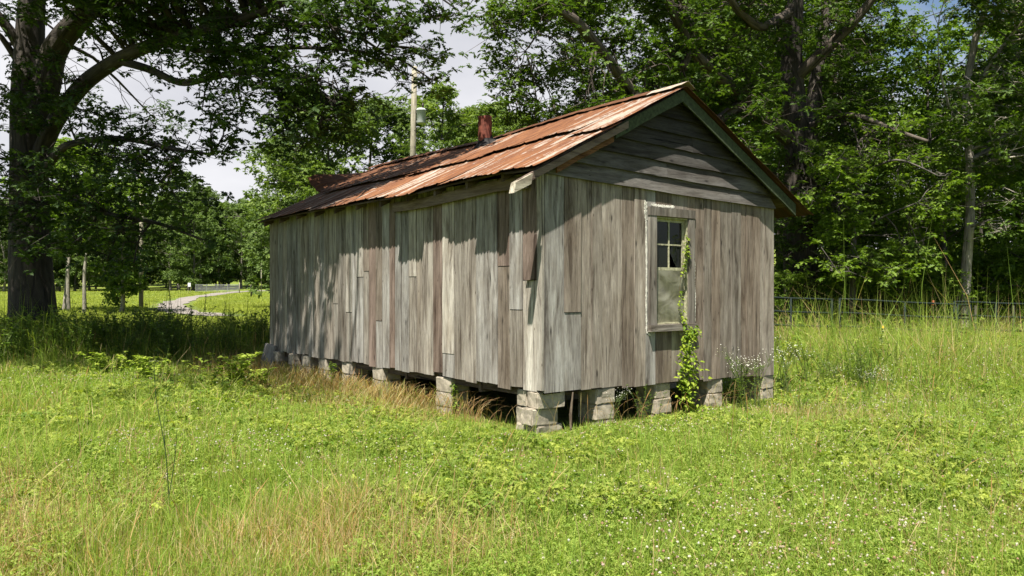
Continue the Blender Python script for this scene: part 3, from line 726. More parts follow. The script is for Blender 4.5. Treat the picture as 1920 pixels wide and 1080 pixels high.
def leaf_outline(kind):          # half outline (x along, y half width), leaf 1 unit long
    if kind == 'oak': return [(0, 0), (.18, .05), (.28, .20), (.38, .08), (.52, .30), (.60, .11), (.76, .24), (.82, .09), (1, 0)]
    if kind == 'oak_lo': return [(0, 0), (.30, .22), (.42, .09), (.62, .27), (.74, .10), (1, 0)]
    if kind == 'ovate': return [(0, 0), (.3, .26), (.62, .22), (1, 0)]
    if kind == 'lance': return [(0, 0), (.4, .10), (1, 0)]
    return [(0, 0), (.45, .26), (1, 0)]
def cluster(kind, n, rg, droop=.35, spread=1.0, base=0.0):
    """a spray of n leaves round a twig end; every leaf is folded a little along its midrib"""
    o = leaf_outline(kind); V = []; Fs = []
    for i in range(n):
        a = 2 * math.pi * i / n + rg.uniform(-.5, .5); el = rg.uniform(-droop, droop * .6); L = rg.uniform(.75, 1.15) * spread
        d = np.array([math.cos(a) * math.cos(el), math.sin(a) * math.cos(el), math.sin(el)]); s = np.array([-math.sin(a), math.cos(a), rg.uniform(-.45, .45)]); s /= np.linalg.norm(s)
        up = np.cross(d, s); b = len(V); org = np.array([rg.uniform(-.15, .15), rg.uniform(-.15, .15), rg.uniform(-.2, .2)]) + d * base
        for (x, y) in o: V.append(org + L * (d * x - s * y + up * (y * .35 - .22 * x * x)))
        for (x, y) in o[-2:0:-1]: V.append(org + L * (d * x + s * y + up * (y * .35 - .22 * x * x)))
        Fs.append([b + q for q in range(len(o) + len(o) - 2)])
    return np.array(V), [np.array(Fs)]

LEAF = {
 'oak':   leaf_mat("oak leaf", (.022, .045, .009), (.066, .115, .018), .27),
 'shade': leaf_mat("deep green oak leaf", (.038, .078, .011), (.115, .175, .024), .35),
 'bright': leaf_mat("bright oak leaf", (.085, .15, .017), (.19, .265, .036), .42),
 'far':   leaf_mat("distant leaf", (.065, .108, .024), (.135, .19, .045), .32, rough=.7),
 'hick':  leaf_mat("pale green leaf", (.095, .15, .03), (.19, .25, .055), .38, rough=.7),
 'wood':  leaf_mat("woodland leaf", (.06, .118, .015), (.165, .24, .032), .40)}
M_bark = bark_mat("oak bark", (.020, .016, .012), (.14, .112, .088), .5)  # lit copy: colour lightened for the sun on the bare limb
M_bark_shaded = bark_mat("shaded oak bark", (.014, .011, .009), (.065, .054, .043), .5)  # shaded copy: the shade on the trunks is put into the colour
M_bark_pale = bark_mat("pale bark", (.13, .115, .09), (.36, .32, .26), .8)
M_bark_mid = bark_mat("grey brown bark", (.04, .036, .030), (.12, .105, .085), .7)

def smooth_path(pts, n=14, wob=0.0, rg=rng):
    pts = np.array(pts, float); t = np.linspace(0, len(pts) - 1, n); out = []
    for q in t:
        i = min(int(q), len(pts) - 2); u = q - i
        p0, p1, p2, p3 = pts[max(i - 1, 0)], pts[i], pts[i + 1], pts[min(i + 2, len(pts) - 1)]
        out.append(0.5 * (2 * p1 + (p2 - p0) * u + (2 * p0 - 5 * p1 + 4 * p2 - p3) * u * u + (3 * p1 - p0 - 3 * p2 + p3) * u ** 3))
    out = np.array(out)
    if wob: out[1:-1] += rg.normal(0, wob, out[1:-1].shape)
    return out

def blob_tree(name, label, limbs, blobs, leafkind, tmpl, leaf, seed, dens=1.0, bark=None, group=None, twig=True, trunk_c=None, clump=.25, tiltc=.45):
    """limbs: list of (points, r0, r1, 'trunk'|'branch'); blobs: (centre xyz, radii xyz, number of sprays).
    every spray hangs on a twig that grows out of the nearest limb"""
    rg = np.random.default_rng(seed); root = empty(name, tuple(limbs[0][0][0])); tag(root, label, 'tree', group)
    base = np.array(limbs[0][0][0], float)
    sk = []; tr = MB(); br = MB()
    for pts, r0, r1, kind in limbs:
        p = smooth_path(pts, max(8, 5 * len(pts)), 0.0); r = np.linspace(r0, r1, len(p)) ** 1.0
        if kind == 'trunk' and pts is limbs[0][0]: r = r * (1 + .55 * np.exp(-np.linspace(0, 14, len(p))))
        (tr if kind == 'trunk' else br).tube(p - base, r, 14 if r0 > .2 else 8)
        sk.append(np.concatenate([p, r[:, None]], 1))
    SK = np.concatenate(sk)
    pos = []
    for c, rad, n in blobs:
        c = np.array(c, float); rad = np.array(rad, float); n = max(3, int(n * dens))
        d = np.linalg.norm(SK[:, :3] - c, axis=1); k = d.argmin(); s = SK[k]
        mid = (s[:3] + c) / 2 + np.array([0, 0, .12 * d[k]]) + rg.normal(0, .08 * d[k], 3) * [1, 1, .4]
        path = smooth_path([s[:3], mid, c], 8); 
        if d[k] > .25: br.tube(path - base, np.linspace(min(s[3] * .7, .010 + .009 * d[k] + .02 * rad.mean()), .012, 8), 5)
        m = max(3, n // 7)
        q = rg.normal(0, 1, (m, 3)); q /= np.linalg.norm(q, axis=1)[:, None]; q = c + q * rad * (rg.uniform(0.15, 1, (m, 1)) ** .5)
        per = np.full(m, n // m)
        for cc, cnt in zip(q, per):
            j = rg.integers(2, 8); 
            if twig:
                dq = np.linalg.norm(path[j] - cc); mm = (path[j] + cc) / 2 + rg.normal(0, .05 + .13 * dq, 3) + [0, 0, .08 + .06 * dq]
                br.tube(smooth_path([path[j], mm, cc], 5) - base, np.linspace(.012, .005, 5), 3, cap=False)
            t_ = cc + rg.normal(0, clump, (cnt, 3)) * [1, 1, .55]
            pos.append(t_)
            if twig:
                for tt in t_[:: 2]: br.tube(np.array([cc, tt]) - base, [.006, .003], 3, cap=False)
    pos = np.concatenate(pos)
    if tr.n: tr.build('trunk', M_bark_shaded if bark is M_bark else (bark or M_bark), root, smooth=True)
    if br.n: br.build('branch', bark or M_bark, root, smooth=True)
    lf = MB(); part = rg.integers(0, len(tmpl), len(pos)); sc = leaf * rg.uniform(.75, 1.25, len(pos))
    for i, (tv, tf) in enumerate(tmpl):
        k = part == i; A, B, N = rot_arrays(k.sum(), tiltc, rg); stamp(lf, tv, tf, pos[k] - base, A, B, N, sc[k])
    lf.build('crown', LEAF[leafkind], root)
    return root

T_oak = [cluster('oak', 7, rng) for _ in range(5)]
T_oaklo = [cluster('oak_lo', 6, rng) for _ in range(5)]
T_ov = [cluster('ovate', 7, rng, .5) for _ in range(5)]
T_far = [cluster('plain', 6, rng, .6) for _ in range(5)]

def Pz(px, py, d): return tuple(P(px, py, d))
def B_(px, py, rx, ry, d, dd, n): return (P(px, py, d), (rx / F * d, dd, ry / F * d), n)

# --- the big oak on the left
D0 = 18.0; bx = (58 - 960) / F * D0; gz = g(bx, D0) - .15
T = lambda px, py, d=D0: Pz(px, py, d)
limbs = [
 ([(bx, D0, gz), (bx + .05, D0, gz + .8), T(57, 480), T(55, 330), T(52, 200), T(55, 100), T(60, 0), T(70, -160), T(60, -330), T(80, -520)], .50, .16, 'trunk'),
 ([T(66, 240), T(85, 160, 17.9), T(105, 90, 17.8), T(160, 25, 17.4), T(230, -40, 17), T(330, -150, 16.4), T(430, -300, 16)], .36, .09, 'branch'),
 ([T(60, 330), T(100, 235, 17.6), T(150, 165, 17), T(200, 125, 16.4), T(250, 98, 15.8), T(320, 72, 15), T(400, 52, 14.4), T(480, 25, 13.8), T(590, -20, 13), T(720, -60, 12.5)], .20, .05, 'branch'),
 ([T(228, 115, 16.1), T(280, 130, 15.6), T(340, 155, 15), T(400, 145, 14.4), T(460, 135, 13.6), T(560, 150, 13), T(640, 200, 12.6)], .085, .025, 'branch'),
 ([T(300, 80, 15.2), T(380, 95, 14.6), T(470, 90, 13.8), T(600, 90, 13), T(700, 100, 12.6)], .06, .02, 'branch'),
 ([T(70, 345), T(105, 290, 17), T(140, 268, 16.4), T(230, 260, 15.4), T(330, 280, 14.6), T(400, 290, 14.2)], .11, .02, 'branch'),
 ([T(70, 370), T(120, 370, 17), T(200, 400, 15.8), T(300, 420, 15), T(380, 450, 14.5)], .07, .02, 'branch'),
 ([T(45, 100), T(20, 60, 17.8), T(-30, 0, 17.4), T(-120, -80, 16.8)], .16, .05, 'branch'),
 ([T(42, 130), T(10, 80, 17.9), T(-10, 60, 17.8), T(-70, 40, 17.4)], .08, .03, 'branch'),
 ([T(55, -60), T(160, -160, 18.5), T(300, -260, 19.5)], .2, .06, 'branch'),
 ([T(55, -200), T(-60, -300, 19), T(-200, -380, 20)], .2, .06, 'branch'),
]
bl = [B_(40, 395, 70, 50, 16.2, 1.2, 110), B_(110, 350, 80, 50, 16, 1.4, 110), B_(40, 440, 60, 45, 16.4, 1.2, 80), B_(170, 300, 80, 40, 15.6, 1.3, 110), B_(250, 265, 80, 40, 15.2, 1.2, 105),
      B_(160, 390, 90, 50, 15.4, 1.4, 120), B_(260, 330, 80, 50, 14.8, 1.2, 120), B_(330, 370, 60, 36, 14.4, 1, 60), B_(340, 300, 50, 40, 14.2, .9, 48), B_(395, 282, 34, 24, 14, .5, 20),
      B_(230, 440, 90, 36, 15, 1.1, 80), B_(130, 470, 80, 36, 15.8, 1.2, 70), B_(320, 425, 50, 20, 14.4, .7, 20), B_(200, 490, 50, 20, 15.4, .7, 22), B_(250, 500, 18, 30, 15, .5, 12),
      B_(60, 200, 50, 50, 16.6, .8, 80), B_(110, 160, 40, 45, 16.4, .8, 50), B_(20, 170, 50, 60, 17, .8, 40), B_(130, 230, 50, 40, 16.2, .8, 55), B_(190, 215, 40, 25, 15.8, .7, 28),
      B_(40, 30, 50, 40, 17, 1, 35), B_(10, 330, 30, 50, 17, .8, 30), B_(-60, 300, 60, 120, 17, 1.5, 120)]
bl += [B_(175, 80, 40, 22, 16.4, .7, 22), B_(130, 20, 50, 30, 16.8, 1, 40), B_(230, 30, 60, 50, 15.8, 1, 95), B_(290, 60, 60, 45, 15.4, 1, 85), B_(200, -20, 80, 40, 16, 1.2, 70),
      B_(350, 20, 70, 40, 15, 1.2, 95), B_(350, 95, 60, 30, 14.8, .9, 75), B_(300, 130, 30, 14, 15.2, .6, 16), B_(420, 110, 70, 45, 14.2, 1, 105), B_(400, 160, 50, 25, 14.2, .8, 45), B_(440, 60, 70, 50, 14, 1, 90),
      B_(380, 200, 26, 22, 14.2, .5, 18), B_(420, 250, 32, 26, 13.9, .5, 20), B_(440, 290, 22, 20, 13.8, .4, 12), B_(400, 215, 24, 16, 14, .4, 12), B_(455, 215, 22, 12, 13.8, .4, 9),
      B_(500, 120, 60, 50, 13.4, 1, 110), B_(530, 190, 60, 45, 13.1, .9, 100), B_(530, 245, 38, 28, 13, .6, 48), B_(600, 150, 60, 60, 12.8, .9, 115), B_(600, 225, 60, 34, 12.7, .7, 72), B_(650, 190, 40, 30, 12.6, .6, 38),
      B_(540, 50, 80, 50, 13.2, 1, 110), B_(640, 70, 70, 50, 12.7, .9, 95), B_(700, 30, 60, 40, 12.5, .8, 62), B_(700, 120, 30, 26, 12.6, .5, 24), B_(740, 90, 36, 40, 12.5, .5, 32), B_(760, 45, 40, 40, 12.4, .5, 40), B_(765, 150, 22, 18, 12.5, .4, 12),
      B_(810, 95, 36, 18, 12.4, .4, 15), B_(815, 20, 36, 26, 12.3, .5, 24), B_(860, 20, 20, 22, 12.2, .3, 9), B_(810, 150, 22, 12, 12.4, .3, 8), B_(560, 285, 22, 12, 12.9, .3, 8), B_(590, 265, 20, 14, 12.8, .3, 10)]
rg0 = np.random.default_rng(5)
for i in range(46):      # the rest of the crown, above the frame
    a = rg0.uniform(0, 2 * math.pi); rr_ = 7.5 * math.sqrt(rg0.uniform(.02, 1)); zz = rg0.uniform(8.5, 15) - .045 * rr_ ** 2
    bl.append(((bx + 1.0 + rr_ * math.cos(a), D0 + rr_ * math.sin(a) * .9, zz), (1.3, 1.3, .8), 60))
bl += [B_(px, py, 50, 24, 14.6, .8, 46) for px, py in [(110, -5), (165, 20), (225, 5), (285, 22), (345, 2), (400, 18), (250, -25), (330, -28)]]
for i in range(74):
    bl.append(((rg0.uniform(-12.5, -4.6), rg0.uniform(10.9, 16.2), rg0.uniform(7.4, 9.8)), (.95, .95, .5), 54))
for q in [(-5.2, 9.8, 8.2), (-4.4, 9.2, 8.0), (-5.6, 8.6, 7.8), (-4.9, 10.6, 8.4), (-6.0, 9.6, 7.6), (-6.3, 8.2, 7.2), (-3.9, 8.2, 7.6), (-5.0, 7.9, 8.6), (-6.6, 9.0, 8.8), (-4.2, 10.2, 7.9)]: bl.append((q, (.6, .6, .35), 26))
for px in range(-80, 900, 90): bl.append(B_(px, -75 - 25 * math.sin(px), 70, 40, 12.4 + 3.8 * (1 - (px + 80) / 980), 1.3, 70))
blob_tree('oak_tree', 'huge oak with shade-dark trunk at the left edge, its low limb reaching over the shed', limbs, bl, 'oak', T_oak, .145, 3, dens=1.0, bark=M_bark_shaded)

# --- the oak behind the shed
D1 = 22.0; bx1 = (1503 - 960) / F * D1; gz1 = g(bx1, D1) - .2
T = lambda px, py, d=D1: Pz(px, py, d)
limbs = [
 ([(bx1, D1, gz1), (bx1, D1, 1.0), T(1500, 480), T(1502, 380), T(1504, 300), T(1500, 250)], .44, .46, 'trunk'),
 ([T(1500, 290), T(1490, 200), T(1484, 120), T(1488, 40), T(1492, -60), T(1500, -200), T(1510, -400)], .36, .15, 'trunk'),
 ([T(1500, 290), T(1520, 220, 22.4), T(1530, 150, 22.6), T(1545, 60, 23), T(1560, -80, 23.4)], .26, .1, 'trunk'),
 ([T(1486, 150), T(1530, 110, 21.5), T(1572, 70, 21.1), T(1610, 30, 20.8), T(1650, -20, 20.5), T(1720, -100, 20)], .19, .08, 'branch'),
 ([T(1480, 260), T(1450, 235, 21.4), T(1405, 195, 20.6), T(1370, 160, 19.8), T(1310, 110, 18.8), T(1270, 40, 18), T(1240, -40, 17.4)], .24, .08, 'branch'),
 ([T(1400, 190, 20.5), T(1300, 250, 19), T(1230, 230, 18), T(1190, 180, 17.4), T(1150, 125, 16.6), T(1115, 80, 16), T(1080, 40, 15.6), T(1040, 14, 15.3), T(1000, -6, 15), T(940, -40, 14.6)], .15, .07, 'branch'),
 ([T(1115, 85, 16), T(1080, 40, 15.8), T(1060, 0, 15.6), T(1040, -60, 15.4)], .10, .05, 'branch'),
 ([T(1045, 28, 15.4), T(1020, 45, 15.2), T(1000, 75, 15), T(985, 96, 15)], .028, .012, 'branch'),
 ([T(1486, 20), T(1430, 50, 21), T(1395, 30, 20.4), T(1370, 0, 20), T(1330, -60, 19.4)], .14, .06, 'branch'),
 ([T(1515, 240), T(1560, 220, 21.4), T(1610, 218, 20.8), T(1680, 245, 20.2), T(1740, 265, 19.8)], .10, .04, 'branch'),
 ([T(1280, 130, 18.4), T(1300, 60, 18.6), T(1275, 10, 18.4), T(1270, -60, 18)], .10, .05, 'branch'),
 ([T(1300, 250, 19), T(1240, 190, 18.6), T(1180, 170, 18), T(1150, 180, 17.6), T(1110, 200, 17)], .07, .02, 'branch'),
]
rg1 = np.random.default_rng(9); bl = []
def inside(px, py):
    left = np.interp(py, [-120, 0, 60, 130, 200, 260, 330], [930, 955, 915, 945, 975, 975, 1000])
    right = np.interp(py, [-120, 20, 60, 150, 200, 330], [1740, 1690, 1690, 1665, 1700, 1730])
    return left + 48 < px < right - 45
cnt = 0
while cnt < 185:
    px, py = rg1.uniform(900, 1760), rg1.uniform(-120, 330)
    if not inside(px, py): continue
    if py > 240 and px < 1330: continue
    if abs(px - 1490) < 34 and py < 260 and rg1.uniform() < .8: continue
    base_d = np.interp(px, [950, 1150, 1350, 1500, 1740], [15.2, 17, 19.5, 21.5, 21.5])
    d = base_d + rg1.uniform(-1.3, 3.0)
    if 1080 < px < 1200 and py < 150 and abs((py) - (px - 1060) * 1.05) < 45: d = base_d + rg1.uniform(1.0, 3)      # leave the bare limb in view
    bl.append(B_(px, py, rg1.uniform(26, 46), rg1.uniform(20, 34), d, rg1.uniform(.5, 1.1), rg1.uniform(26, 48))); cnt += 1
for q in [(930, 60, 22, 24), (940, 120, 26, 22), (930, 20, 20, 20), (960, 170, 24, 22), (985, 30, 30, 26), (1000, 130, 30, 26), (975, 215, 20, 26), (1010, 210, 30, 30), (1060, 250, 34, 20), (1120, 225, 34, 20), (1000, 262, 22, 14)]:
    bl.append(B_(*q[:2], q[2], q[3], 15.3, .7, 38))
for i in range(45):
    a = rg1.uniform(0, 2 * math.pi); rr_ = 7 * math.sqrt(rg1.uniform(.02, 1)); zz = rg1.uniform(11, 17) - .05 * rr_ ** 2
    bl.append(((bx1 - .5 + rr_ * math.cos(a), D1 + rr_ * math.sin(a) * .8, zz), (1.4, 1.4, .9), 55))
for q in [(1560, 330, 50, 30), (1600, 270, 60, 30), (1680, 290, 60, 30), (1560, 400, 50, 40), (1500, 420, 40, 50), (1470, 360, 40, 40), (1470, 480, 25, 40)]:
    bl.append(B_(*q, 21.5, .9, 50))
blob_tree('oak_tree', 'massive spreading oak behind the shed roof with sunlit bare limb', limbs, bl, 'shade', T_oak, .138, 4, dens=1.45, bark=M_bark)

# --- understorey oak in front of the wood, leafy to the ground
D2 = 20.6; bx2 = (1598 - 960) / F * D2; T = lambda px, py, d=D2: Pz(px, py, d)
limbs = [([(bx2, D2, g(bx2, D2) - .1), T(1598, 560), T(1600, 470), T(1606, 400), T(1612, 340), T(1618, 300)], .10, .03, 'trunk'),
         ([T(1602, 450), T(1650, 410, 20), T(1720, 380, 19.6)], .04, .015, 'branch'), ([T(1603, 400), T(1550, 360, 20), T(1520, 330, 19.8)], .04, .015, 'branch'),
         ([T(1610, 330), T(1680, 300, 19.8), T(1760, 330, 19.4)], .04, .015, 'branch'), ([T(1600, 500), T(1560, 490, 20.2), T(1520, 470, 20)], .03, .012, 'branch')]
rg2 = np.random.default_rng(15); bl = []
for i in range(62):
    py = rg2.uniform(225, 540); w0 = np.interp(py, [225, 330, 450, 540], [1560, 1500, 1520, 1560]); w1 = np.interp(py, [225, 300, 400, 500, 540], [1760, 1790, 1775, 1720, 1690])
    px = rg2.uniform(w0, w1); bl.append(B_(px, py, rg2.uniform(22, 38), rg2.uniform(14, 24), D2 + rg2.uniform(-1.3, 1.2), .6, rg2.uniform(22, 36)))
blob_tree('young_oak', 'bright leafy young oak between the shed and the pale slim trunk', limbs, bl, 'bright', T_oak, .145, 6, dens=1.45, bark=M_bark_mid, tiltc=.5)

# --- pale slim tree
D3 = 21.4; bx3 = (1808 - 960) / F * D3; T = lambda px, py, d=D3: Pz(px, py, d)
limbs = [([(bx3, D3, g(bx3, D3) - .1), T(1808, 580), T(1812, 500), T(1819, 400), T(1818, 300), T(1810, 200), T(1825, 90), T(1850, 0), T(1870, -150)], .15, .07, 'trunk'),
         ([T(1816, 200), T(1850, 130, 21), T(1900, 60, 20.6), T(1960, 0, 20)], .06, .02, 'branch'), ([T(1815, 260), T(1780, 200, 21), T(1760, 120, 20.6)], .05, .02, 'branch'),
         ([T(1818, 320), T(1870, 300, 20.6), T(1930, 290, 20)], .04, .015, 'branch')]
rg3 = np.random.default_rng(25); bl = []
for i in range(75):
    py = rg3.uniform(-90, 330); w0 = np.interp(py, [-90, 0, 60, 130, 200, 330], [1760, 1765, 1775, 1790, 1760, 1750]); px = rg3.uniform(w0 + 20, 2000)
    bl.append(B_(px, py, rg3.uniform(24, 42), rg3.uniform(18, 30), D3 + rg3.uniform(-1.6, 1.6), .7, rg3.uniform(24, 40)))
for q in [(1900, 380, 34, 22), (1880, 430, 26, 18), (1930, 420, 30, 20)]: bl.append(B_(*q, 20.6, .6, 30))
blob_tree('slim_tree', 'tall slim tree with pale straight trunk behind the pipe fence', limbs, bl, 'shade', T_oak, .145, 8, dens=1.4, bark=M_bark_pale, tiltc=.5)

# --- generic trees: a few kinds, copied
def gen_tree(name, seed, H, r0, cb, cw, nl, per, leafkind, tmpl, leaf, bark, label, shape=1.0, twig=False, root_at=(0, 0), lean=0.0, nb=4, cat='tree'):
    rg = np.random.default_rng(seed); root = empty(name, (root_at[0], root_at[1], g(*root_at))); tag(root, label, 'tree')
    tp = smooth_path([(0, 0, -.3), (rg.normal(0, .02) * H, rg.normal(0, .02) * H, H * .3), (lean + rg.normal(0, .03) * H, rg.normal(0, .03) * H, H * .65), (lean * 1.4 + rg.normal(0, .03) * H, rg.normal(0, .03) * H, H * .97)], 14)
    tr = MB(); br = MB(); tr.tube(tp, np.linspace(r0, r0 * .18, 14) * (1 + .4 * np.exp(-np.linspace(0, 12, 14))), 8)
    pos = []
    for i in range(nl):
        h = cb + (.97 - cb) * (i + rg.uniform(0, 1)) / nl; u = (h - cb) / (1 - cb)
        w = cw * (math.sin(math.pi * min(1, (u * .80 + .16))) ** .8) * rg.uniform(.65, 1.1) * (1 if shape == 1 else (1 - u * .75))
        a = i * 2.4 + rg.uniform(-.4, .4); k = h * 13; s = np.array([np.interp(k, range(14), tp[:, j]) for j in range(3)])
        rise = w * (rg.uniform(.05, .55) if u < .6 else rg.uniform(.3, .9))
        e = s + np.array([w * math.cos(a), w * math.sin(a), rise]); m = (s + e) / 2 + [0, 0, .12 * w]
        path = smooth_path([s, m, e], 7); br.tube(path, np.linspace(r0 * .28 * (1 - .6 * u), .015, 7), 4, cap=False)
        for j in range(nb):
            t_ = path[min(6, 2 + int(j * 5 / nb))] if j else e
            bw = w * .30 + .25; c = t_ + rg.normal(0, bw * .55, 3) * [1, 1, .6]
            n = int(per * rg.uniform(.6, 1.3)); q = rg.normal(0, 1, (n, 3)); q /= np.linalg.norm(q, axis=1)[:, None]
            pos.append(c + q * np.array([bw, bw, bw * .55]) * rg.uniform(.2, 1, (n, 1)) ** .5)
            br.tube(np.array([t_, c]), [.02, .01], 3, cap=False)
    pos = np.concatenate(pos)
    tr.build('trunk', bark, root, smooth=True); br.build('branch', bark, root, smooth=True)
    lf = MB(); part = rg.integers(0, len(tmpl), len(pos)); sc = leaf * rg.uniform(.7, 1.3, len(pos))
    for i, (tv, tf) in enumerate(tmpl):
        k = part == i; A, B, N = rot_arrays(k.sum(), .6, rg); stamp(lf, tv, tf, pos[k], A, B, N, sc[k])
    lf.build('crown', LEAF[leafkind], root)
    return root
used = {}
def place(proto, x, y, s=1.0, label=None, group=None, rz=None, sz=None):
    o = proto if proto.name not in used else copy_tree(proto); used[proto.name] = 1
    o.location = (x, y, g(x, y) - .05); o.rotation_euler[2] = random.uniform(0, 6.28) if rz is None else rz; o.scale = (s, s, sz or s)
    tag(o, label, 'tree', group); return o

# pale green trees right behind the shed
mids = [gen_tree('hickory_tree', 31, 13.5, .2, .15, 4.2, 30, 26, 'hick', T_ov, .22, M_bark_mid, 'x', nb=5), gen_tree('hickory_tree', 32, 14.5, .18, .2, 3.4, 30, 22, 'hick', T_ov, .21, M_bark_mid, 'x', nb=5),
        gen_tree('maple_tree', 33, 11, .18, .08, 4.4, 28, 30, 'far', T_ov, .23, M_bark_mid, 'x', nb=5)]
X = lambda px, d: (px - 960) / F * d
G_mid = 'trees beyond the shed roof'
place(mids[2], X(690, 44), 44, 1.0, 'rounded mid green tree left of the transformer pole', G_mid)
place(mids[0], X(620, 41), 41, .82, 'bushy green tree above the curled roof sheet', G_mid)
place(mids[1], X(825, 52), 52, 1.0, 'open pale green tree directly right of the transformer', G_mid)
place(mids[0], X(895, 54), 54, .98, 'dense pale green tree above the stovepipe', G_mid)
place(mids[2], X(566, 47), 47, .84, 'leafy tree over the far left roof corner', G_mid)
place(mids[0], X(950, 60), 60, 1.05, 'pale tree half hidden by the oak behind the shed', G_mid)
place(mids[2], X(760, 50), 50, .78, 'low green tree behind the base of the transformer pole', G_mid)
place(mids[2], X(575, 60), 60, .9, 'broad tree seen behind the left roof tip', G_mid)
place(mids[1], X(870, 66), 66, 1.05, 'tall pale tree furthest back above the roof ridge', G_mid)
# dark wood on the right
wds = [gen_tree('woodland_tree', 41, 17, .22, .22, 4.0, 30, 26, 'wood', T_oaklo, .20, M_bark_mid, 'x', nb=5), gen_tree('woodland_tree', 42, 19, .26, .3, 3.8, 30, 26, 'wood', T_oaklo, .20, M_bark, 'x', nb=5),
       gen_tree('woodland_tree', 43, 9, .10, .06, 2.6, 26, 22, 'wood', T_oaklo, .17, M_bark_mid, 'x', nb=4), gen_tree('understorey_shrub', 44, 4.2, .05, .04, 2.0, 22, 20, 'bright', T_oak, .13, M_bark_mid, 'x', nb=4)]
G_w = 'trees of the wood on the right'
def where(px, L):
    for lim, w in L:
        if px < lim: return w
WL = [(1100, 'left of the roof peak'), (1290, 'just left of the roof peak'), (1400, 'above the right roof slope'), (1490, 'just left of the big oak trunk'), (1560, 'just right of the big oak trunk'), (1610, 'behind the young oak'), (1680, 'right of the young oak'),
      (1750, 'behind the orange-topped stake'), (1800, 'left of the pale slim trunk'), (1850, 'right of the pale slim trunk'), (1920, 'by the right edge'), (9999, 'beyond the right edge')]
FL = [(-60, 'beyond the left edge'), (20, 'left of the big oak trunk'), (75, 'behind the big oak trunk'), (115, 'just right of the big oak trunk'), (160, 'behind the slim pale trunks'), (210, 'left of the sapling'), (262, 'by sapling'), (310, 'right of the lone pole'), (350, 'left of the white board'),
      (380, 'behind the left end of the gate'), (420, 'behind the gate'), (460, 'behind the right end of the gate'), (500, 'beside the shed'), (9999, 'behind the shed')]
rgw = np.random.default_rng(77); spots = []
for row, (y, n, x0, x1) in enumerate([(25.5, 6, 6, 25), (29, 8, 5, 29), (33, 9, 6, 34), (38, 11, 4, 42), (45, 13, 4, 52), (53, 14, 6, 60)]):
    for i in range(n):
        spots.append((x0 + (x1 - x0) * (i + rgw.uniform(.1, .9)) / n, y + rgw.uniform(-1.4, 1.4), row))
for (x, y, row) in spots:
    k = [2, 0, 1, 0, 1, 0][row] if rgw.uniform() < .6 else int(rgw.integers(0, 3))
    if (x / y * F + 960) < 1150 and row < 4: k = 2
    if 1540 < (x / y * F + 960) < 1920: k = 2 if row < 4 else 3
    if (x / y * F + 960) < 1330 and row > 2: continue
    pq = x / y * F + 960; wh = where(pq, WL); wn_ = ['nearest row', 'second row', 'third row', 'fourth row', 'fifth row', 'deepest row'][row]; kk = ['broad', 'tall', 'low slender', 'low leafy'][k]
    place(wds[k], x, y, rgw.uniform(.85, 1.15), kk + ' shaded tree, ' + wn_ + ' of the wood, ' + wh, G_w)
for (px, y, s) in [(1470, 21.2, .5), (1545, 23.6, .55), (1640, 23.2, .6), (1700, 22.4, .62), (1745, 21.8, .55), (1890, 23.5, .7), (1960, 22.4, .7), (1850, 25, .6)]:
    place(wds[3], X(px, y), y, s, 'low leafy shrub of the wood edge ' + where(px, WL) + (', nearer' if y < 22.3 else ', behind'), 'shrubs along the pipe fence')
# far tree line round the meadow
fars = [gen_tree('far_tree', 51, 17, .22, .12, 5.0, 26, 17, 'far', T_far, .42, M_bark_pale, 'x'), gen_tree('far_tree', 52, 20, .24, .2, 4.4, 26, 17, 'far', T_far, .42, M_bark_pale, 'x'),
        gen_tree('far_tree', 53, 14, .2, .06, 4.6, 24, 18, 'far', T_far, .42, M_bark_mid, 'x'), gen_tree('far_pine', 54, 19, .2, .10, 3.4, 34, 14, 'oak', T_far, .38, M_bark_mid, 'x', shape=2)]
G_f = 'trees round the far meadow'
rgf = np.random.default_rng(88)
for row, (y, n) in enumerate([(112, 20), (122, 20), (135, 20)]):
    for i in range(n):
        px = -160 + 700 * (i + rgf.uniform(.1, .9)) / n; yy = y + rgf.uniform(-5, 5)
        if row == 0 and 455 < px < 520: yy += 12
        k = int(rgf.integers(0, 4)); place(fars[k], X(px, yy), yy, rgf.uniform(.62, .85), ['pale-stemmed', 'tall open', 'squat bushy', 'pointed dark'][k] + ' far tree, ' + ['front', 'middle', 'back'][row] + ' of wood line ' + where(px, FL), G_f)
place(fars[2], X(362, 104), 104, .80, 'large round tree standing in front of the wood line behind the gate', G_f)
place(fars[0], X(220, 108), 108, .7, 'distant tree with a visible pale trunk left of the gate', G_f)
# wooded hill behind
hills = MB(); rgh = np.random.default_rng(99); n = 5200
hy = rgh.uniform(150, 290, n); hx = X(rgh.uniform(-250, 1100, n), hy); 
pp = []; 
for i in range(520):
    y = rgh.uniform(160, 290); x = X(rgh.uniform(-200, 1000), y); h = rgh.uniform(9, 15); r = rgh.uniform(3, 4.6); m = 34
    q = rgh.normal(0, 1, (m, 3)); q /= np.linalg.norm(q, axis=1)[:, None]; q[:, 2] = np.abs(q[:, 2]) * 1.0 - .15
    pp.append(np.array([x, y, float(G([x], [y])[0]) + h * .55]) + q * [r, r, h * .5])
pp = np.concatenate(pp); part = rgh.integers(0, 5, len(pp))
for i, (tv, tf) in enumerate(T_far):
    k = part == i; A, B, N = rot_arrays(k.sum(), .6, rgh); stamp(hills, tv, tf, pp[k], A, B, N, 1.1 * rgh.uniform(.7, 1.3, k.sum()))
tag(hills.build('far_forest', LEAF['far']), kind='stuff')
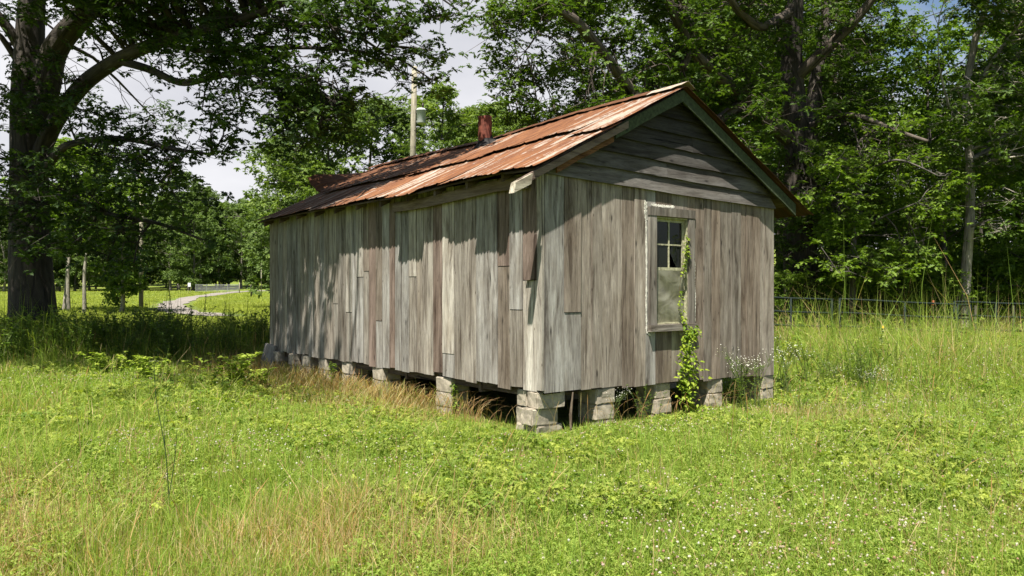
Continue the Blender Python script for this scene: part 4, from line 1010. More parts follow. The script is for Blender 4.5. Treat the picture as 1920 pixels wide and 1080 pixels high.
# slim trunks and small trees standing in the near meadow, crowns lost among the oak leaves
smalls = [gen_tree('meadow_tree', 61, 8.0, .10, .42, 1.9, 18, 16, 'bright', T_ov, .20, M_bark_pale, 'x'), gen_tree('sapling', 62, 3.1, .13, .25, 1.1, 14, 16, 'wood', T_ov, .17, M_bark_pale, 'x')]
G_s = 'small trees standing in the near meadow'
place(smalls[0], X(119, 42), 42, 1.0, 'leftmost slim pale trunk standing in the meadow', G_s); place(smalls[0], X(129, 41), 41, 1.05, 'slim pale trunk just right of its twin in the meadow', G_s)
o = place(smalls[0], X(160, 39), 39, 1.0, 'leaning thicker pale trunk in the meadow', G_s); o.rotation_euler[1] = R(4); o.rotation_euler[2] = 0
place(smalls[1], X(227, 40), 40, 1.0, 'short stout sapling with a dark round crown in the meadow', G_s)

# ================================================================== fence, poles, gate
def mpaint(name, c, rough=.5): return plain_mat(name, c, rough, 40, .25, bump=.15)
M_pipe_green = mpaint("dark green pipe", (.005, .011, .008), .8); M_galv = mpaint("galvanised tube", (.20, .21, .20), .5)
M_pole = bark_mat("grey pole wood", (.17, .15, .10), (.34, .31, .23), .6)
def fence_panel(x0, x1, y0, y1, zt0, zt1, posts, label, corner=None):
    root = empty('fence_panel', (x0, y0, 0)); tag(root, label, 'fence panel', 'pipe fence panels')
    o3 = np.array([x0, y0, 0]); top = lambda u: np.array([x0 + (x1 - x0) * u, y0 + (y1 - y0) * u, zt0 + (zt1 - zt0) * u])
    for r in range(5):
        mb = MB(); dz = np.array([0, 0, -r * .315]); rad = .023
        pts = [top(u) + dz + [0, 0, .004 * math.sin(9 * u)] - o3 for u in np.linspace(0, 1, 9)]; mb.tube(pts, rad, 8)
        mb.build('rail', M_pipe_green, root, smooth=True)
    for u in posts:
        mb = MB(); t = top(u) - o3; gg = g(t[0] + x0, t[1] + y0) - .05; mb.tube([[t[0], t[1] - .002, gg], [t[0], t[1] - .002, t[2]]], .026, 8); mb.build('upright', M_pipe_green, root, smooth=True)
    return root
DF = 18.5; fx = lambda px: (px - 960) / F * DF; fz = lambda py: EYE + (540 - py) / F * DF
fence_panel(fx(1405), fx(1562), DF + .05, DF, fz(556), fz(562), (0, .5, .985), 'dark green pipe fence panel showing just right of the shed')
fence_panel(fx(1574), fx(1819), DF + .02, DF - .02, fz(560.5), fz(572.5), (.004, .5, .9, .996), 'dark green pipe fence panel in the middle, between the young oak and the pale trunk')
fence_panel(fx(1794), fx(1990), DF + .12, DF + .08, fz(566), fz(572), (.004, .4, .99), 'dark green pipe fence panel at the right edge of the picture')
mb = MB(); q = empty('marker_stake', (X(1751, 19.5), 19.5, 0)); tag(q, 'thin metal stake with an orange top behind the pipe fence', 'stake')
mb.tube([(0, 0, -.2), (-.02, 0, zpx(575, 19.5))], .014, 6); mb.build('post', mpaint("rusty stake", (.12, .08, .05)), q)
mb = MB(); mb.box(-.04, .0, -.02, .02, zpx(572, 19.5), zpx(563, 19.5)); mb.build('cap', mpaint("orange tape", (.35, .11, .05)), q)
# sagging wire of the old fence behind
DW = 20.2; q = empty('wire_fence', (X(1560, DW), DW, 0)); tag(q, 'old wire fence strung behind the green pipe panels', 'fence')
for zz in (zpx(578, DW), zpx(602, DW)):
    mb = MB(); mb.tube([(u, 0, zz + .03 * math.cos(u * 1.5) - .01 * u) for u in np.linspace(-1.2, 6, 24)], .004, 4, cap=False); mb.build('wire', M_dark, q)
for px in (1600, 1723, 1829, 1900):
    mb = MB(); u = X(px, DW) - X(1560, DW); mb.tube([(u, 0, -.4), (u, 0, zpx(573, DW))], .03, 6, uv_ := (.3, .3, .3)); mb.build('post', M_bark_mid, q)

# transformer pole
DP = 33.0; pxb = X(770, DP); pg = g(pxb, DP)
pole = empty('utility_pole', (pxb, DP, pg)); tag(pole, 'grey wooden utility pole with a transformer rising behind the shed roof', 'utility pole')
ztop_ = zpx(125, DP) - pg; lx = X(777.5, DP) - X(773, DP)
mb = MB(); mb.tube([(0, 0, -.5), (.04, 0, 3), (.10, 0, ztop_ * .7), (.16, 0, ztop_)], [.14, .13, .12, .11], 14); mb.build('shaft', M_pole, pole, smooth=True)
tank = MB(); tx = X(790, DP) - pxb; tz1 = zpx(206, DP) - pg; tz0 = zpx(232, DP) - pg; A_ = np.linspace(0, 2 * math.pi, 25)[:-1]
prof = [(0, tz0), (.17, tz0), (.185, tz0 + .03), (.19, tz1 - .06), (.205, tz1 - .05), (.205, tz1 - .01), (.16, tz1 + .04), (.05, tz1 + .07), (0, tz1 + .075)]
v = [(tx + r_ * math.cos(a), -.05 + r_ * math.sin(a), z) for r_, z in prof for a in A_]
tank.add(v, [(i * 24 + j, i * 24 + (j + 1) % 24, (i + 1) * 24 + (j + 1) % 24, (i + 1) * 24 + j) for i in range(len(prof) - 1) for j in range(24)])
M_tank = mpaint("light grey tank paint", (.48, .50, .48), .5); tk = tank.build('transformer', M_tank, pole, smooth=True)
mb = MB(); mb.tube([(tx + .06, -.05, tz1 + .04), (tx + .07, -.05, tz1 + .15), (tx + .07, -.05, tz1 + .28)], [.03, .045, .02], 8); mb.build('bushing', mpaint("dark porcelain", (.03, .02, .02), .3), tk, smooth=True)
mb = MB(); mb.box(.13, tx - .15, -.04, .04, tz1 - .12, tz1 - .06); mb.box(.13, tx - .15, -.04, .04, tz0 + .06, tz0 + .12); mb.build('bracket', M_galv, pole)
cz = zpx(138, DP) - pg
mb = MB(); mb.box(.10, .58, -.03, .03, cz - .0, cz + .06); mb.build('cutout_arm', M_pole, pole)
mb = MB(); mb.tube([(.50, -.06, cz + .08), (.52, -.08, cz - .1), (.50, -.06, cz - .26)], [.05, .035, .05], 8); mb.build('fuse_cutout', mpaint("dark porcelain cutout", (.03, .025, .025), .3), pole, smooth=True)
mb = MB(); mb.tube([(.50, -.06, cz - .25), (.49, -.06, cz - .8), (tx + .07, -.05, tz1 + .27)], .008, 4); mb.tube([(tx + .16, -.10, tz1 - .1), (tx + .2, -.12, tz0 - .1), (.15, -.10, tz0 - .3), (.10, -.13, 2)], .010, 4); mb.build('lead_wire', M_dark, pole)
for (za, tgt, nm) in ((ztop_ * .985, Pz(505, 420, 85), 'thin overhead wire running down left behind the oak'), (tz1 + .1, Pz(640, 235, 36), 'service wire slung left from the transformer')):
    s0 = np.array([pxb + .14, DP, pg + za]); e0 = np.array(tgt); u = np.linspace(0, 1, 24)[:, None]; pts = s0 + (e0 - s0) * u; pts[:, 2] -= (1.1 * 4 * u * (1 - u) * np.linalg.norm(e0 - s0) / 50)[:, 0]
    mb = MB(); mb.tube(pts - s0, .011, 4, cap=False); o = mb.build('power_line', M_dark); o.location = s0; tag(o, nm, 'wire')
# second pole in the meadow, slender posts further off
DQ = 47; x_ = X(264.5, DQ); q = empty('utility_pole', (x_, DQ, g(x_, DQ))); tag(q, 'plain wooden pole standing alone in the meadow left of the gravel path', 'utility pole')
mb = MB(); mb.tube([(0, 0, -.3), (.02, 0, 4), (.05, 0, 8.5)], [.13, .12, .10], 10); mb.build('shaft', M_pole, q, smooth=True)
for (px, d, h, lab) in ((471, 78, 1.5, 'short dark post beside the gravel path near the shed'), (490, 92, 3.6, 'thin pale post by the road beyond the gravel path'), (449, 96, 1.25, 'gate post at the right end of the tube gate')):
    x_ = X(px, d); mb = MB(); mb.tube([(0, 0, -.2), (0, 0, h)], [.09, .08] if px == 471 else [.06, .05], 8); o = mb.build('post', M_bark_mid if px == 471 else M_pole, smooth=True); o.location = (x_, d, g(x_, d)); o.name = 'wooden_post'; tag(o, lab, 'post')
# gate
DG = 95.0; gx0, gx1 = X(367, DG), X(447, DG); gr = empty('tube_gate', (gx0, DG, g(gx0, DG))); tag(gr, 'long galvanised tube gate standing across the field by the gravel path', 'gate')
gb = g((gx0 + gx1) / 2, DG) - g(gx0, DG)
for r in range(6):
    mb = MB(); z = gb + .22 + .15 * r; mb.tube([(0, 0, z), (gx1 - gx0, 0, z)], .026, 6); mb.build('rail', M_galv, gr)
for u in (0, .25, .5, .75, 1):
    mb = MB(); xx = (gx1 - gx0) * u; mb.tube([(xx, -.02, gb + .16), (xx, -.02, gb + 1.02)], .03, 6); mb.build('upright', M_galv, gr)
x_ = X(355, 93); q = empty('notice_board', (x_, 93, g(x_, 93))); tag(q, 'small white board on legs left of the tube gate', 'board')
mb = MB(); mb.box(-.16, .16, -.02, .02, .75, 1.2); mb.build('panel', mpaint("white board", (.6, .6, .6)), q)
for u in (-.14, .14):
    mb = MB(); mb.tube([(u, .03, 0), (u, .03, 1.15)], .02, 5); mb.build('leg', M_pole, q)

# ================================================================== field of grass and weeds
def to_local(x, y): dx, dy = x - AX, y - AY; return dx * U[0] + dy * U[1], -dx * U[1] + dy * U[0]
def house_dist(x, y):      # distance outside the shed's rectangle (negative inside)
    lx_, ly = to_local(x, y); qx = np.abs(lx_ - WID / 2) - WID / 2; qy = np.abs(ly - LEN / 2) - LEN / 2
    return np.where((qx < 0) & (qy < 0), np.maximum(qx, qy), np.hypot(np.maximum(qx, 0), np.maximum(qy, 0)))
def scatter(rho0, d_ref, powr, d0, d1, rg, wide=.78):
    """ground points whose density falls with distance from the field's near edge"""
    n_b = 80; de = np.geomspace(d0, d1, n_b + 1); out = []
    for a, b in zip(de[:-1], de[1:]):
        dm = (a + b) / 2; rho = rho0 * min(1.0, (d_ref / dm) ** powr); w = 2 * wide * dm
        n = rg.poisson(rho * w * (b - a)); y = rg.uniform(a, b, n); x = rg.uniform(-1, 1, n) * wide * y; out.append(np.stack([x, y], 1))
    return np.concatenate(out)
def zone(x, y):
    """what grows where: height of the grass, dryness, lushness"""
    hd = house_dist(x, y); lx_, ly = to_local(x, y)
    n1_, n2_, n3_ = fbm(x, y, .5, 11), fbm(x, y, 1.3, 12), fbm(x, y, 3.0, 13)
    h = .11 + .10 * n1_ + .12 * ss(.5, .75, n2_)
    h = h * (1 - ss(19, 22, y) * .45)
    tall_r = ss(4.6, 6.5, x) * ss(10.5, 14, y) * (1 - ss(22, 24, y)); h = h + tall_r * (.42 + .30 * n2_)
    tall_l = (1 - ss(-4.4, -3.6, x)) * ss(15.2, 16.2, y) * (1 - ss(18.5, 20, y)); h = h + tall_l * (.30 + .30 * n2_)
    h = h * (1 - .75 * np.exp(-np.maximum(hd - .15, 0) / 1.1))
    dry = np.exp(-((lx_ + .55) / .75) ** 2) * ss(.6, 2.0, ly) * (1 - ss(8.6, 9.6, ly)) * 1.1            # tawny strip along the long wall
    dry = dry + ss(.60, .75, fbm(x, y, .42, 21)) * .55 + (1 - ss(-4.2, -2.4, x)) * (1 - ss(5.2, 6.8, y)) * .5 * n3_ * 1.4
    dry = dry + .7 * (1 - ss(-3.6, -2.3, x)) * (1 - ss(5.4, 7.0, y)) * ss(.35, .6, n2_) + .30 * ss(.45, .65, fbm(x, y, .9, 61)) * (1 - ss(4.8, 5.6, y)) * (1 - ss(-1, .3, x))
    dry = dry + .02 + .25 * ss(.5, .75, n3_) + tall_r * .22 * n3_
    return h, np.clip(dry, 0, 1), hd, n1_, n2_, n3_
GREEN1 = np.array((.20, .27, .032)); GREEN2 = np.array((.33, .40, .075)); GREEN3 = np.array((.10, .17, .024)); TAN = np.array((.44, .27, .11)); STRAW = np.array((.52, .44, .24))
def blades(name, pts, rg, hs, ws, lean, colf, curl=.5):
    n = len(pts); x, y = pts[:, 0], pts[:, 1]; h, dry, hd, a1, a2, a3 = zone(x, y)
    L = h * hs * rg.lognormal(0, .38, n); d = np.maximum(y, 4.5); W = ws * np.maximum(1, (d / 6.5)) ** .9 * rg.uniform(.6, 1.4, n)
    az = rg.uniform(0, 2 * np.pi, n); face = rg.uniform(0, 2 * np.pi, n); le = np.abs(rg.normal(0, lean, n))
    zz = G(x, y); b = np.stack([x, y, zz - .01], 1); dirv = np.stack([np.cos(az), np.sin(az)], 1); sd = np.stack([np.cos(face), np.sin(face), np.zeros(n)], 1)
    def at(t): o = (le * t ** 1.7 * L)[:, None] * dirv; return b + np.concatenate([o, (L * t * (1 - curl * le * t * .6))[:, None]], 1)
    p1, p2 = at(.5), at(1.0)
    V = np.stack([b - sd * W[:, None] / 2, b + sd * W[:, None] / 2, p1 - sd * W[:, None] * .42, p1 + sd * W[:, None] * .42, p2], 1)
    o = (np.arange(n) * 5)[:, None]
    f1 = np.concatenate([o, o + 1, o + 3, o + 2], 1); f2 = np.concatenate([o + 2, o + 3, o + 4], 1)
    c = colf(rg, n, dry, a1, a2, a3, x, y); mb = MB(); mb.add(V.reshape(-1, 3), _Raw([f1, f2]), np.repeat(c, 5, axis=0)); return mb
def gcol(rg, n, dry, a1, a2, a3, x, y):
    t = np.clip(a2 * 1.1 + rg.normal(0, .28, n) - .05, 0, 1)[:, None]; c = GREEN1 * (1 - t) + GREEN2 * t
    u = (rg.uniform(0, 1, n) < .22 + .3 * (1 - a3))[:, None]; c = np.where(u, GREEN3 * 1.2 + .3 * c, c)
    dm = rg.uniform(0, 1, n) < dry * .85 + .045; mixd = rg.uniform(0, 1, (n, 1)); c = np.where(dm[:, None], TAN * (1 - mixd) + STRAW * mixd, c)
    far = ss(20, 30, y)[:, None]; c = c * (1 - far) + np.array((.31, .35, .06)) * (.8 + .4 * a1[:, None]) * far
    return c * rg.uniform(.8, 1.2, (n, 1))
LM = leaf_mat("grass blade", None, None, .46, attr=True, rough=.6)
rgg = np.random.default_rng(101)
p = scatter(3000, 6.0, 1.55, 4.2, 23, rgg); hd = house_dist(p[:, 0], p[:, 1]); p = p[(hd > -.25) | (rgg.uniform(0, 1, len(p)) < .0)]
mb = blades('g', p, rgg, 1.0, .0046, .55, gcol); tag(mb.build('meadow_grass', LM), kind='stuff')
p = scatter(330, 23, 1.7, 23, 100, rgg)
dk = np.array(dr)
dd = np.min(np.hypot(p[:, 0:1] - dk[None, :, 0], p[:, 1:2] - dk[None, :, 1]), axis=1)
seg_ok = np.ones(len(p), bool)
for i in range(len(dk) - 1):
    a, b = dk[i], dk[i + 1]; ab = b - a; t = np.clip(((p - a) @ ab) / (ab @ ab), 0, 1); seg_ok &= np.hypot(*(p - a - t[:, None] * ab).T) > 1.35
mb = blades('g', p[seg_ok], rgg, .85, .0055, .5, gcol); tag(mb.build('far_meadow_grass', LM), kind='stuff')

# low broad leaves: clover and ground vines
def leafpatch(name, pts, rg, size, hfrac, kind, n_l, colf, tilt=.75, mat=LM):
    tm = [cluster(kind, n_l, rg, .35) for _ in range(4)]; x, y = pts[:, 0], pts[:, 1]; h, dry, hd, a1, a2, a3 = zone(x, y)
    z = G(x, y) + h * hfrac * rg.uniform(.35, 1.15, len(x)); pos = np.stack([x, y, z], 1); c = colf(rg, len(x), dry, a1, a2, a3, x, y)
    part = rg.integers(0, 4, len(x)); mb = MB(); sc = size * rg.uniform(.6, 1.4, len(x)) * np.maximum(1, y / 9) ** .5
    for i, (tv, tf) in enumerate(tm):
        k = part == i; A, B, N = rot_arrays(k.sum(), tilt, rg); stamp(mb, tv, tf, pos[k], A, B, N, sc[k], c[k])
    return mb.build(name, mat)
def clovcol(rg, n, dry, a1, a2, a3, x, y):
    t = rg.uniform(0, 1, (n, 1)); return (np.array((.15, .24, .028)) * (1 - t) + np.array((.32, .38, .08)) * t) * rg.uniform(.75, 1.2, (n, 1))
def weedcol(rg, n, dry, a1, a2, a3, x, y):
    t = np.clip(a3[:, None] + rg.normal(0, .3, (n, 1)), 0, 1); return (np.array((.13, .21, .028)) * (1 - t) + np.array((.34, .38, .07)) * t) * rg.uniform(.8, 1.15, (n, 1))
p = scatter(1500, 7, 1.4, 4.2, 15, rgg); a = fbm(p[:, 0], p[:, 1], .7, 31); k = (a > .36) & (house_dist(p[:, 0], p[:, 1]) > .1) & ~((p[:, 0] < -1) & (p[:, 1] < 6) & (a < .55)); p = p[k]
tag(leafpatch('clover', p, rgg, .022, .75, 'ovate', 4, clovcol), kind='stuff')
p = scatter(420, 8, 1.2, 5.5, 19, rgg); a = fbm(p[:, 0], p[:, 1], .8, 41); k = (a + rgg.normal(0, .05, len(a)) > .55) & (house_dist(p[:, 0], p[:, 1]) > .05); p = p[k]
tag(leafpatch('broad_leaved_weeds', p, rgg, .048, 1.15, 'oak_lo', 5, weedcol, .6), kind='stuff')

# white and pink clover heads, tiny white daisies
def heads(name, pts, rg, size, zoff, cols, mat):
    ang = np.arange(6) * math.pi / 3; tv = np.array([(0, 0, .55)] + [(math.cos(a) * .5, math.sin(a) * .5, .12) for a in ang] + [(math.cos(a) * .42, math.sin(a) * .42, -.25) for a in ang])
    tf = [np.array([(0, 1 + i, 1 + (i + 1) % 6) for i in range(6)]), np.array([(1 + i, 7 + i, 7 + (i + 1) % 6, 1 + (i + 1) % 6) for i in range(6)])]
    x, y = pts[:, 0], pts[:, 1]; h = zone(x, y)[0]; pos = np.stack([x, y, G(x, y) + h * zoff * rg.uniform(.8, 1.25, len(x))], 1); n = len(x)
    A, B, N = rot_arrays(n, .4, rg); c = np.array(cols)[rg.integers(0, len(cols), n)] * rg.uniform(.8, 1.1, (n, 1)); mb = MB(); stamp(mb, tv, tf, pos, A, B, N, size * rg.uniform(.6, 1.3, n) * np.maximum(1, y / 8) ** .4, c); return mb.build(name, mat)
MF = leaf_mat("petal", None, None, .3, attr=True, rough=.8)
p = scatter(190, 7, .8, 4.3, 14, rgg); a = fbm(p[:, 0], p[:, 1], .45, 51) + .12 * ss(-1, 1.5, p[:, 0]); p = p[(a + rgg.normal(0, .10, len(a)) > .54) & (house_dist(p[:, 0], p[:, 1]) > .3)]
tag(heads('clover_flowers', p, rgg, .016, .80, [(.46, .42, .32), (.44, .34, .28), (.34, .20, .13), (.52, .50, .42), (.36, .30, .2)], MF), kind='stuff')

# thin dry seed stems
def stems(name, pts, rg, L0, L1, cols, lean, head, w=.0026, arch=0.0):
    n = len(pts); x, y = pts[:, 0], pts[:, 1]; L = rg.uniform(L0, L1, n); az = rg.uniform(0, 2 * np.pi, n); le = np.abs(rg.normal(0, lean, n)) + arch; W = w * np.maximum(1, y / 7) ** .9
    b = np.stack([x, y, G(x, y)], 1); dv = np.stack([np.cos(az), np.sin(az)], 1); K = 7; ts = np.linspace(0, 1, K); sd = np.stack([-np.sin(az + 1), np.cos(az + 1), np.zeros(n)], 1)
    rows = []
    for t in ts:
        hz = L * (t - arch * .75 * t ** 3 * (1.0)); c = b + np.concatenate([(le * L * t ** 2)[:, None] * dv, hz[:, None]], 1)
        wt = (W * (1.1 - .5 * t) + (head * W if .72 < t < .99 else 0))[:, None]; rows += [c - sd * wt / 2, c + sd * wt / 2]
    V = np.stack(rows, 1); o = (np.arange(n) * 2 * K)[:, None]; fs = [np.concatenate([o + 2 * i, o + 2 * i + 1, o + 2 * i + 3, o + 2 * i + 2], 1) for i in range(K - 1)]
    c = np.array(cols)[rg.integers(0, len(cols), n)] * rg.uniform(.75, 1.2, (n, 1)); mb = MB(); mb.add(V.reshape(-1, 3), _Raw(fs), np.repeat(c, 2 * K, axis=0)); return mb.build(name, LM)
p = scatter(60, 7, .9, 4.3, 16, rgg); a = zone(p[:, 0], p[:, 1])[1] + (1 - ss(-3, 0, p[:, 0])) * (1 - ss(6, 8, p[:, 1])) * .3; p = p[(rgg.uniform(0, 1, len(p)) < a * .8 + .12) & (house_dist(p[:, 0], p[:, 1]) > .15)]
tag(stems('seed_stems', p, rgg, .22, .5, [(.42, .30, .13), (.46, .38, .18), (.30, .31, .10), (.44, .24, .10)], .35, 1.6), kind='stuff')
# tawny arching grass along the long wall
ly_ = rgg.uniform(.9, 8.8, 9000); lx2 = -np.abs(rgg.normal(0, .55, 9000)) + .18; k = rgg.uniform(0, 1, 9000) < np.interp(ly_, [.9, 2, 3, 6, 8.8], [.08, .22, .6, .7, .35]); ly_, lx2 = ly_[k], lx2[k]
p = np.stack([AX + U[0] * lx2 - U[1] * ly_, AY + U[1] * lx2 + U[0] * ly_], 1)
tag(stems('tawny_grass', p, rgg, .12, .36, [(.40, .25, .09), (.46, .33, .14), (.34, .20, .08), (.46, .40, .20), (.24, .28, .06)], .5, .9, .003), kind='stuff')
ly_ = np.concatenate([rgg.uniform(.4, 4.6, 150), rgg.uniform(.1, 3.9, 0)]); lx2 = -rgg.uniform(.05, .35, len(ly_)); p = np.stack([AX + U[0] * lx2 - U[1] * ly_, AY + U[1] * lx2 + U[0] * ly_], 1)
lx3 = rgg.uniform(.3, 4.2, 60); ly3 = -rgg.uniform(.05, .3, 60); p = np.concatenate([p, np.stack([AX + U[0] * lx3 - U[1] * ly3, AY + U[1] * lx3 + U[0] * ly3], 1)])
tag(stems('arching_dry_stems', p, rgg, .35, .62, [(.34, .20, .09), (.42, .28, .13)], .25, .6, .0035, arch=.55), kind='stuff')
p = scatter(16, 12, .8, 11, 19, rgg); h_ = zone(p[:, 0], p[:, 1])[0]; p = p[(h_ > .38) & (house_dist(p[:, 0], p[:, 1]) > .2)]
tag(stems('tall_seed_grass', p, rgg, .40, .75, [(.26, .32, .08), (.40, .34, .15), (.34, .22, .10)], .18, 2.0, .003), kind='stuff')

# ================================================================== single plants
def plant_mesh(root, stems_, leaves, flower=None, leafmat=None):
    """stems_: list of (points, r0, r1); leaves: list of (kind, positions, size, colours)"""
    sm = MB()
    for pts, r0, r1, c in stems_: sm.tube(smooth_path(pts, 8), np.linspace(r0, r1, 8), 4, c, cap=False)
    sm.build('stem', LM, root)
def leaf_dir(mb, kind, pos, dirs, size, cols, rg, roll=.5):
    """single leaves set at pos and pointing along dirs"""
    o = leaf_outline(kind); tv = [(x, -y, y * .35 - .25 * x * x) for x, y in o] + [(x, y, y * .35 - .25 * x * x) for x, y in o[-2:0:-1]]; tv = np.array(tv); tf = [np.array([list(range(len(tv)))])]
    A = dirs / np.linalg.norm(dirs, axis=1)[:, None]; up = np.array([0, 0, 1.0]) + rg.normal(0, roll * .5, dirs.shape); B = np.cross(up, A); B /= np.linalg.norm(B, axis=1)[:, None] + 1e-9
    stamp(mb, tv, tf, pos, A, B, np.cross(A, B), size, cols)
def weed(name, seed, H, nst, spread, nl, lsize, lkind, c0, c1, label, group=None, up=.5, leafstart=.08, cat='plant', taper=1.0, flowers=0, fcol=(.75, .73, .65), fsize=.016, sc=(.12, .16, .05), curve=0.25, build=True):
    rg = np.random.default_rng(seed); root = empty(name); tag(root, label, cat, group); sm = MB(); lf = MB(); fl = MB(); P_, D_, S_, C_, FP = [], [], [], [], []
    for i in range(nst):
        a = rg.uniform(0, 6.28); b = np.array([rg.normal(0, spread * .25), rg.normal(0, spread * .25), 0]); h = H * rg.uniform(.72, 1.05); out = spread * rg.uniform(.2, 1)
        pts = smooth_path([b - [0, 0, .03], b + [math.cos(a) * out * curve, math.sin(a) * out * curve, h * .5], b + [math.cos(a) * out, math.sin(a) * out, h]], 12)
        sm.tube(pts, np.linspace(.006, .002, 12) * (H + .4), 4, sc, cap=False); t = rg.uniform(leafstart, 1, nl) ** .9
        for q in t:
            k = q * 11; p = np.array([np.interp(k, range(12), pts[:, j]) for j in range(3)]); aa = rg.uniform(0, 6.28); d = np.array([math.cos(aa), math.sin(aa), up + rg.normal(0, .2)])
            P_.append(p); D_.append(d); S_.append(lsize * (1 - .65 * q * taper) * rg.uniform(.7, 1.25)); C_.append((np.array(c0) + (np.array(c1) - c0) * rg.uniform(0, 1)) * rg.uniform(.85, 1.15))
        if flowers:
            for _ in range(flowers):
                o = rg.normal(0, 1, 3) * [.09, .09, .05] * (H + .1); tip = pts[-1] + o + [0, 0, .04]; sm.tube(np.array([pts[9], (pts[9] + tip) / 2 + rg.normal(0, .01, 3), tip]), [.002, .0016, .0012], 3, sc, cap=False); FP.append(tip)
    leaf_dir(lf, lkind, np.array(P_), np.array(D_), np.array(S_), np.array(C_), rg); sm.build('stem', LM, root); lf.build('leaves', LM, root)
    if FP:
        ang = np.arange(8) * math.pi / 4; tv = np.array([(0, 0, .3)] + [(math.cos(q) * .5, math.sin(q) * .5, .0) for q in ang]); tf = [np.array([(0, 1 + i, 1 + (i + 1) % 8) for i in range(8)])]
        FP = np.array(FP); A, B, N = rot_arrays(len(FP), .5, rg); stamp(fl, tv, tf, FP, A, B, N, fsize * 1.6 * rg.uniform(.7, 1.2, len(FP)), np.tile(np.array(fcol), (len(FP), 1))); fl.build('blossoms', MF, root)
    return root
def put(o, px, d, s=1.0, label=None, group=None, rz=None, dy=0):
    o2 = o if o.name not in used else copy_tree(o); used[o.name] = 1; x = X(px, d)
    o2.location = (x, d, g(x, d) - .01); o2.scale = (s, s, s); o2.rotation_euler[2] = random.uniform(0, 6.28) if rz is None else rz; tag(o2, label, None, group); return o2
DKG0, DKG1 = (.055, .11, .018), (.13, .19, .035)
spire = weed('tall_weed', 201, 1.35, 3, .30, 60, .085, 'lance', DKG0, DKG1, 'x', up=.7, taper=.7)
spire2 = weed('tall_weed', 202, 1.25, 6, .55, 55, .08, 'lance', DKG0, DKG1, 'x', up=.7, taper=.6, curve=.5)
bushw = weed('bushy_weed', 203, .85, 14, .55, 30, .075, 'ovate', (.07, .14, .02), (.17, .24, .04), 'x', up=.4, taper=.4)
GW = 'tall weeds in the shade left of the shed'
rgp = np.random.default_rng(301)
SL = [(20, 'left picture edge'), (100, 'big oak trunk'), (140, 'slim pale trunks'), (200, 'leaning pale trunk'), (250, 'sapling'), (300, 'lone pole'), (350, 'bend of the gravel path'), (410, 'left end of the gate'), (455, 'right end of the gate'), (9999, 'left shed corner')]
RL = [(1520, 'just right of the shed'), (1575, 'by the first fence joint'), (1640, 'below the young oak'), (1700, 'beside the mullein spike'), (1760, 'below the orange-topped stake'), (1800, 'left of the second fence joint'), (1850, 'right of the second fence joint'), (1900, 'near the right edge'), (9999, 'cut by the right edge')]
for (px, d, s, k) in [(332, 16.2, 1.28, 0), (374, 16.4, 1.13, 0), (280, 16.0, 1.18, 1), (258, 16.6, .95, 1), (300, 16.9, 1.02, 1), (405, 16.2, 1.02, 1), (432, 16.6, .95, 0), (455, 16.1, 1.05, 1), (478, 16.9, .98, 1), (495, 16.2, .9, 0), (225, 16.7, .85, 1), (183, 16.5, .8, 0), (350, 17.0, .9, 1), (420, 17.2, 1.0, 0)]:
    put(spire if k == 0 else spire2, px, d, s * .92, {332: 'tallest straight single spire of weed rising in front of the gravel path', 374: 'second tallest weed spire, just right of the tallest one', 280: 'thick leaning clump of dark weed tops left of the gravel path'}.get(px, 'dark narrow-leaved ' + ('single' if k == 0 else 'many-stemmed') + ' weed below the ' + where(px, SL)), GW)
for i in range(66):
    px = rgp.uniform(-10, 500); d = rgp.uniform(15.6, 18.9)
    if X(px, d) > -4.75 and d > 13.5: continue
    put(bushw, px, d, rgp.uniform(.85, 1.45), 'bushy weed, ' + ('front' if d < 16.7 else 'middle' if d < 17.8 else 'back') + ' of the shade below the ' + where(px, SL), 'bushy weeds in the shaded strip')
sun_b = weed('leafy_bush', 204, .62, 16, .60, 26, .11, 'ovate', (.20, .29, .035), (.38, .44, .07), 'x', up=.35, taper=.35, leafstart=.3)
put(sun_b, 425, 12.6, 1.0, 'bright yellow-green leafy bush at the edge of the shade left of the shed')
put(sun_b, 285, 13.4, .8, 'smaller bright leafy bush further left at the edge of the shade')
put(sun_b, 480, 12.8, .6, 'low bright leafy plant beside the tawny grass'); 
put(sun_b, 205, 14.2, .75, 'leafy plant half in the shade under the oak limb')
# right field plants
rw = weed('field_weed', 205, .80, 7, .38, 46, .075, 'lance', (.08, .15, .022), (.20, .27, .045), 'x', up=.6, taper=.5)
fb = weed('fleabane', 206, .78, 6, .34, 16, .07, 'lance', (.16, .25, .035), (.28, .34, .06), 'x', up=.5, flowers=8, fsize=.010)
for i, (px, d, s) in enumerate([(1395, 10.75, 1.0), (1372, 10.8, .85), (1425, 10.9, .95), (1462, 12.6, 1.05), (1480, 12.2, .8), (1640, 12.0, .62), (1612, 12.3, .55), (1675, 11.9, .55), (1510, 13.2, .9), (1900, 14.2, .9), (1870, 13.6, .75), (1840, 15.2, .8), (1150, 9.35, .55), (1560, 12.8, .6), (1720, 14.5, .8)]):
    put(fb, px, d, s, ['white-flowered weed standing tallest against the right end of the gable wall', 'white-flowered weed just left of the tallest one at the gable wall', 'white-flowered weed touching the right corner of the shed', 'white-flowered weed between the shed corner and the pipe fence'][i] if i < 4 else 'white-flowered weed ' + ('far back' if d > 14 else 'midway' if d > 12.5 else 'near') + ' in the grass, ' + where(px, RL) if px != 1150 else 'small white-flowered weed before the pier right of the near corner', 'white-flowered weeds')
for i in range(34):
    px, d = rgp.uniform(1470, 1960), rgp.uniform(12.5, 17.8)
    put(rw, px, d, rgp.uniform(.75, 1.15), 'feathery weed ' + ('far back' if d > 16.2 else 'midway' if d > 14.2 else 'near') + ' in long grass, ' + where(px, RL), 'green weeds before the pipe fence')
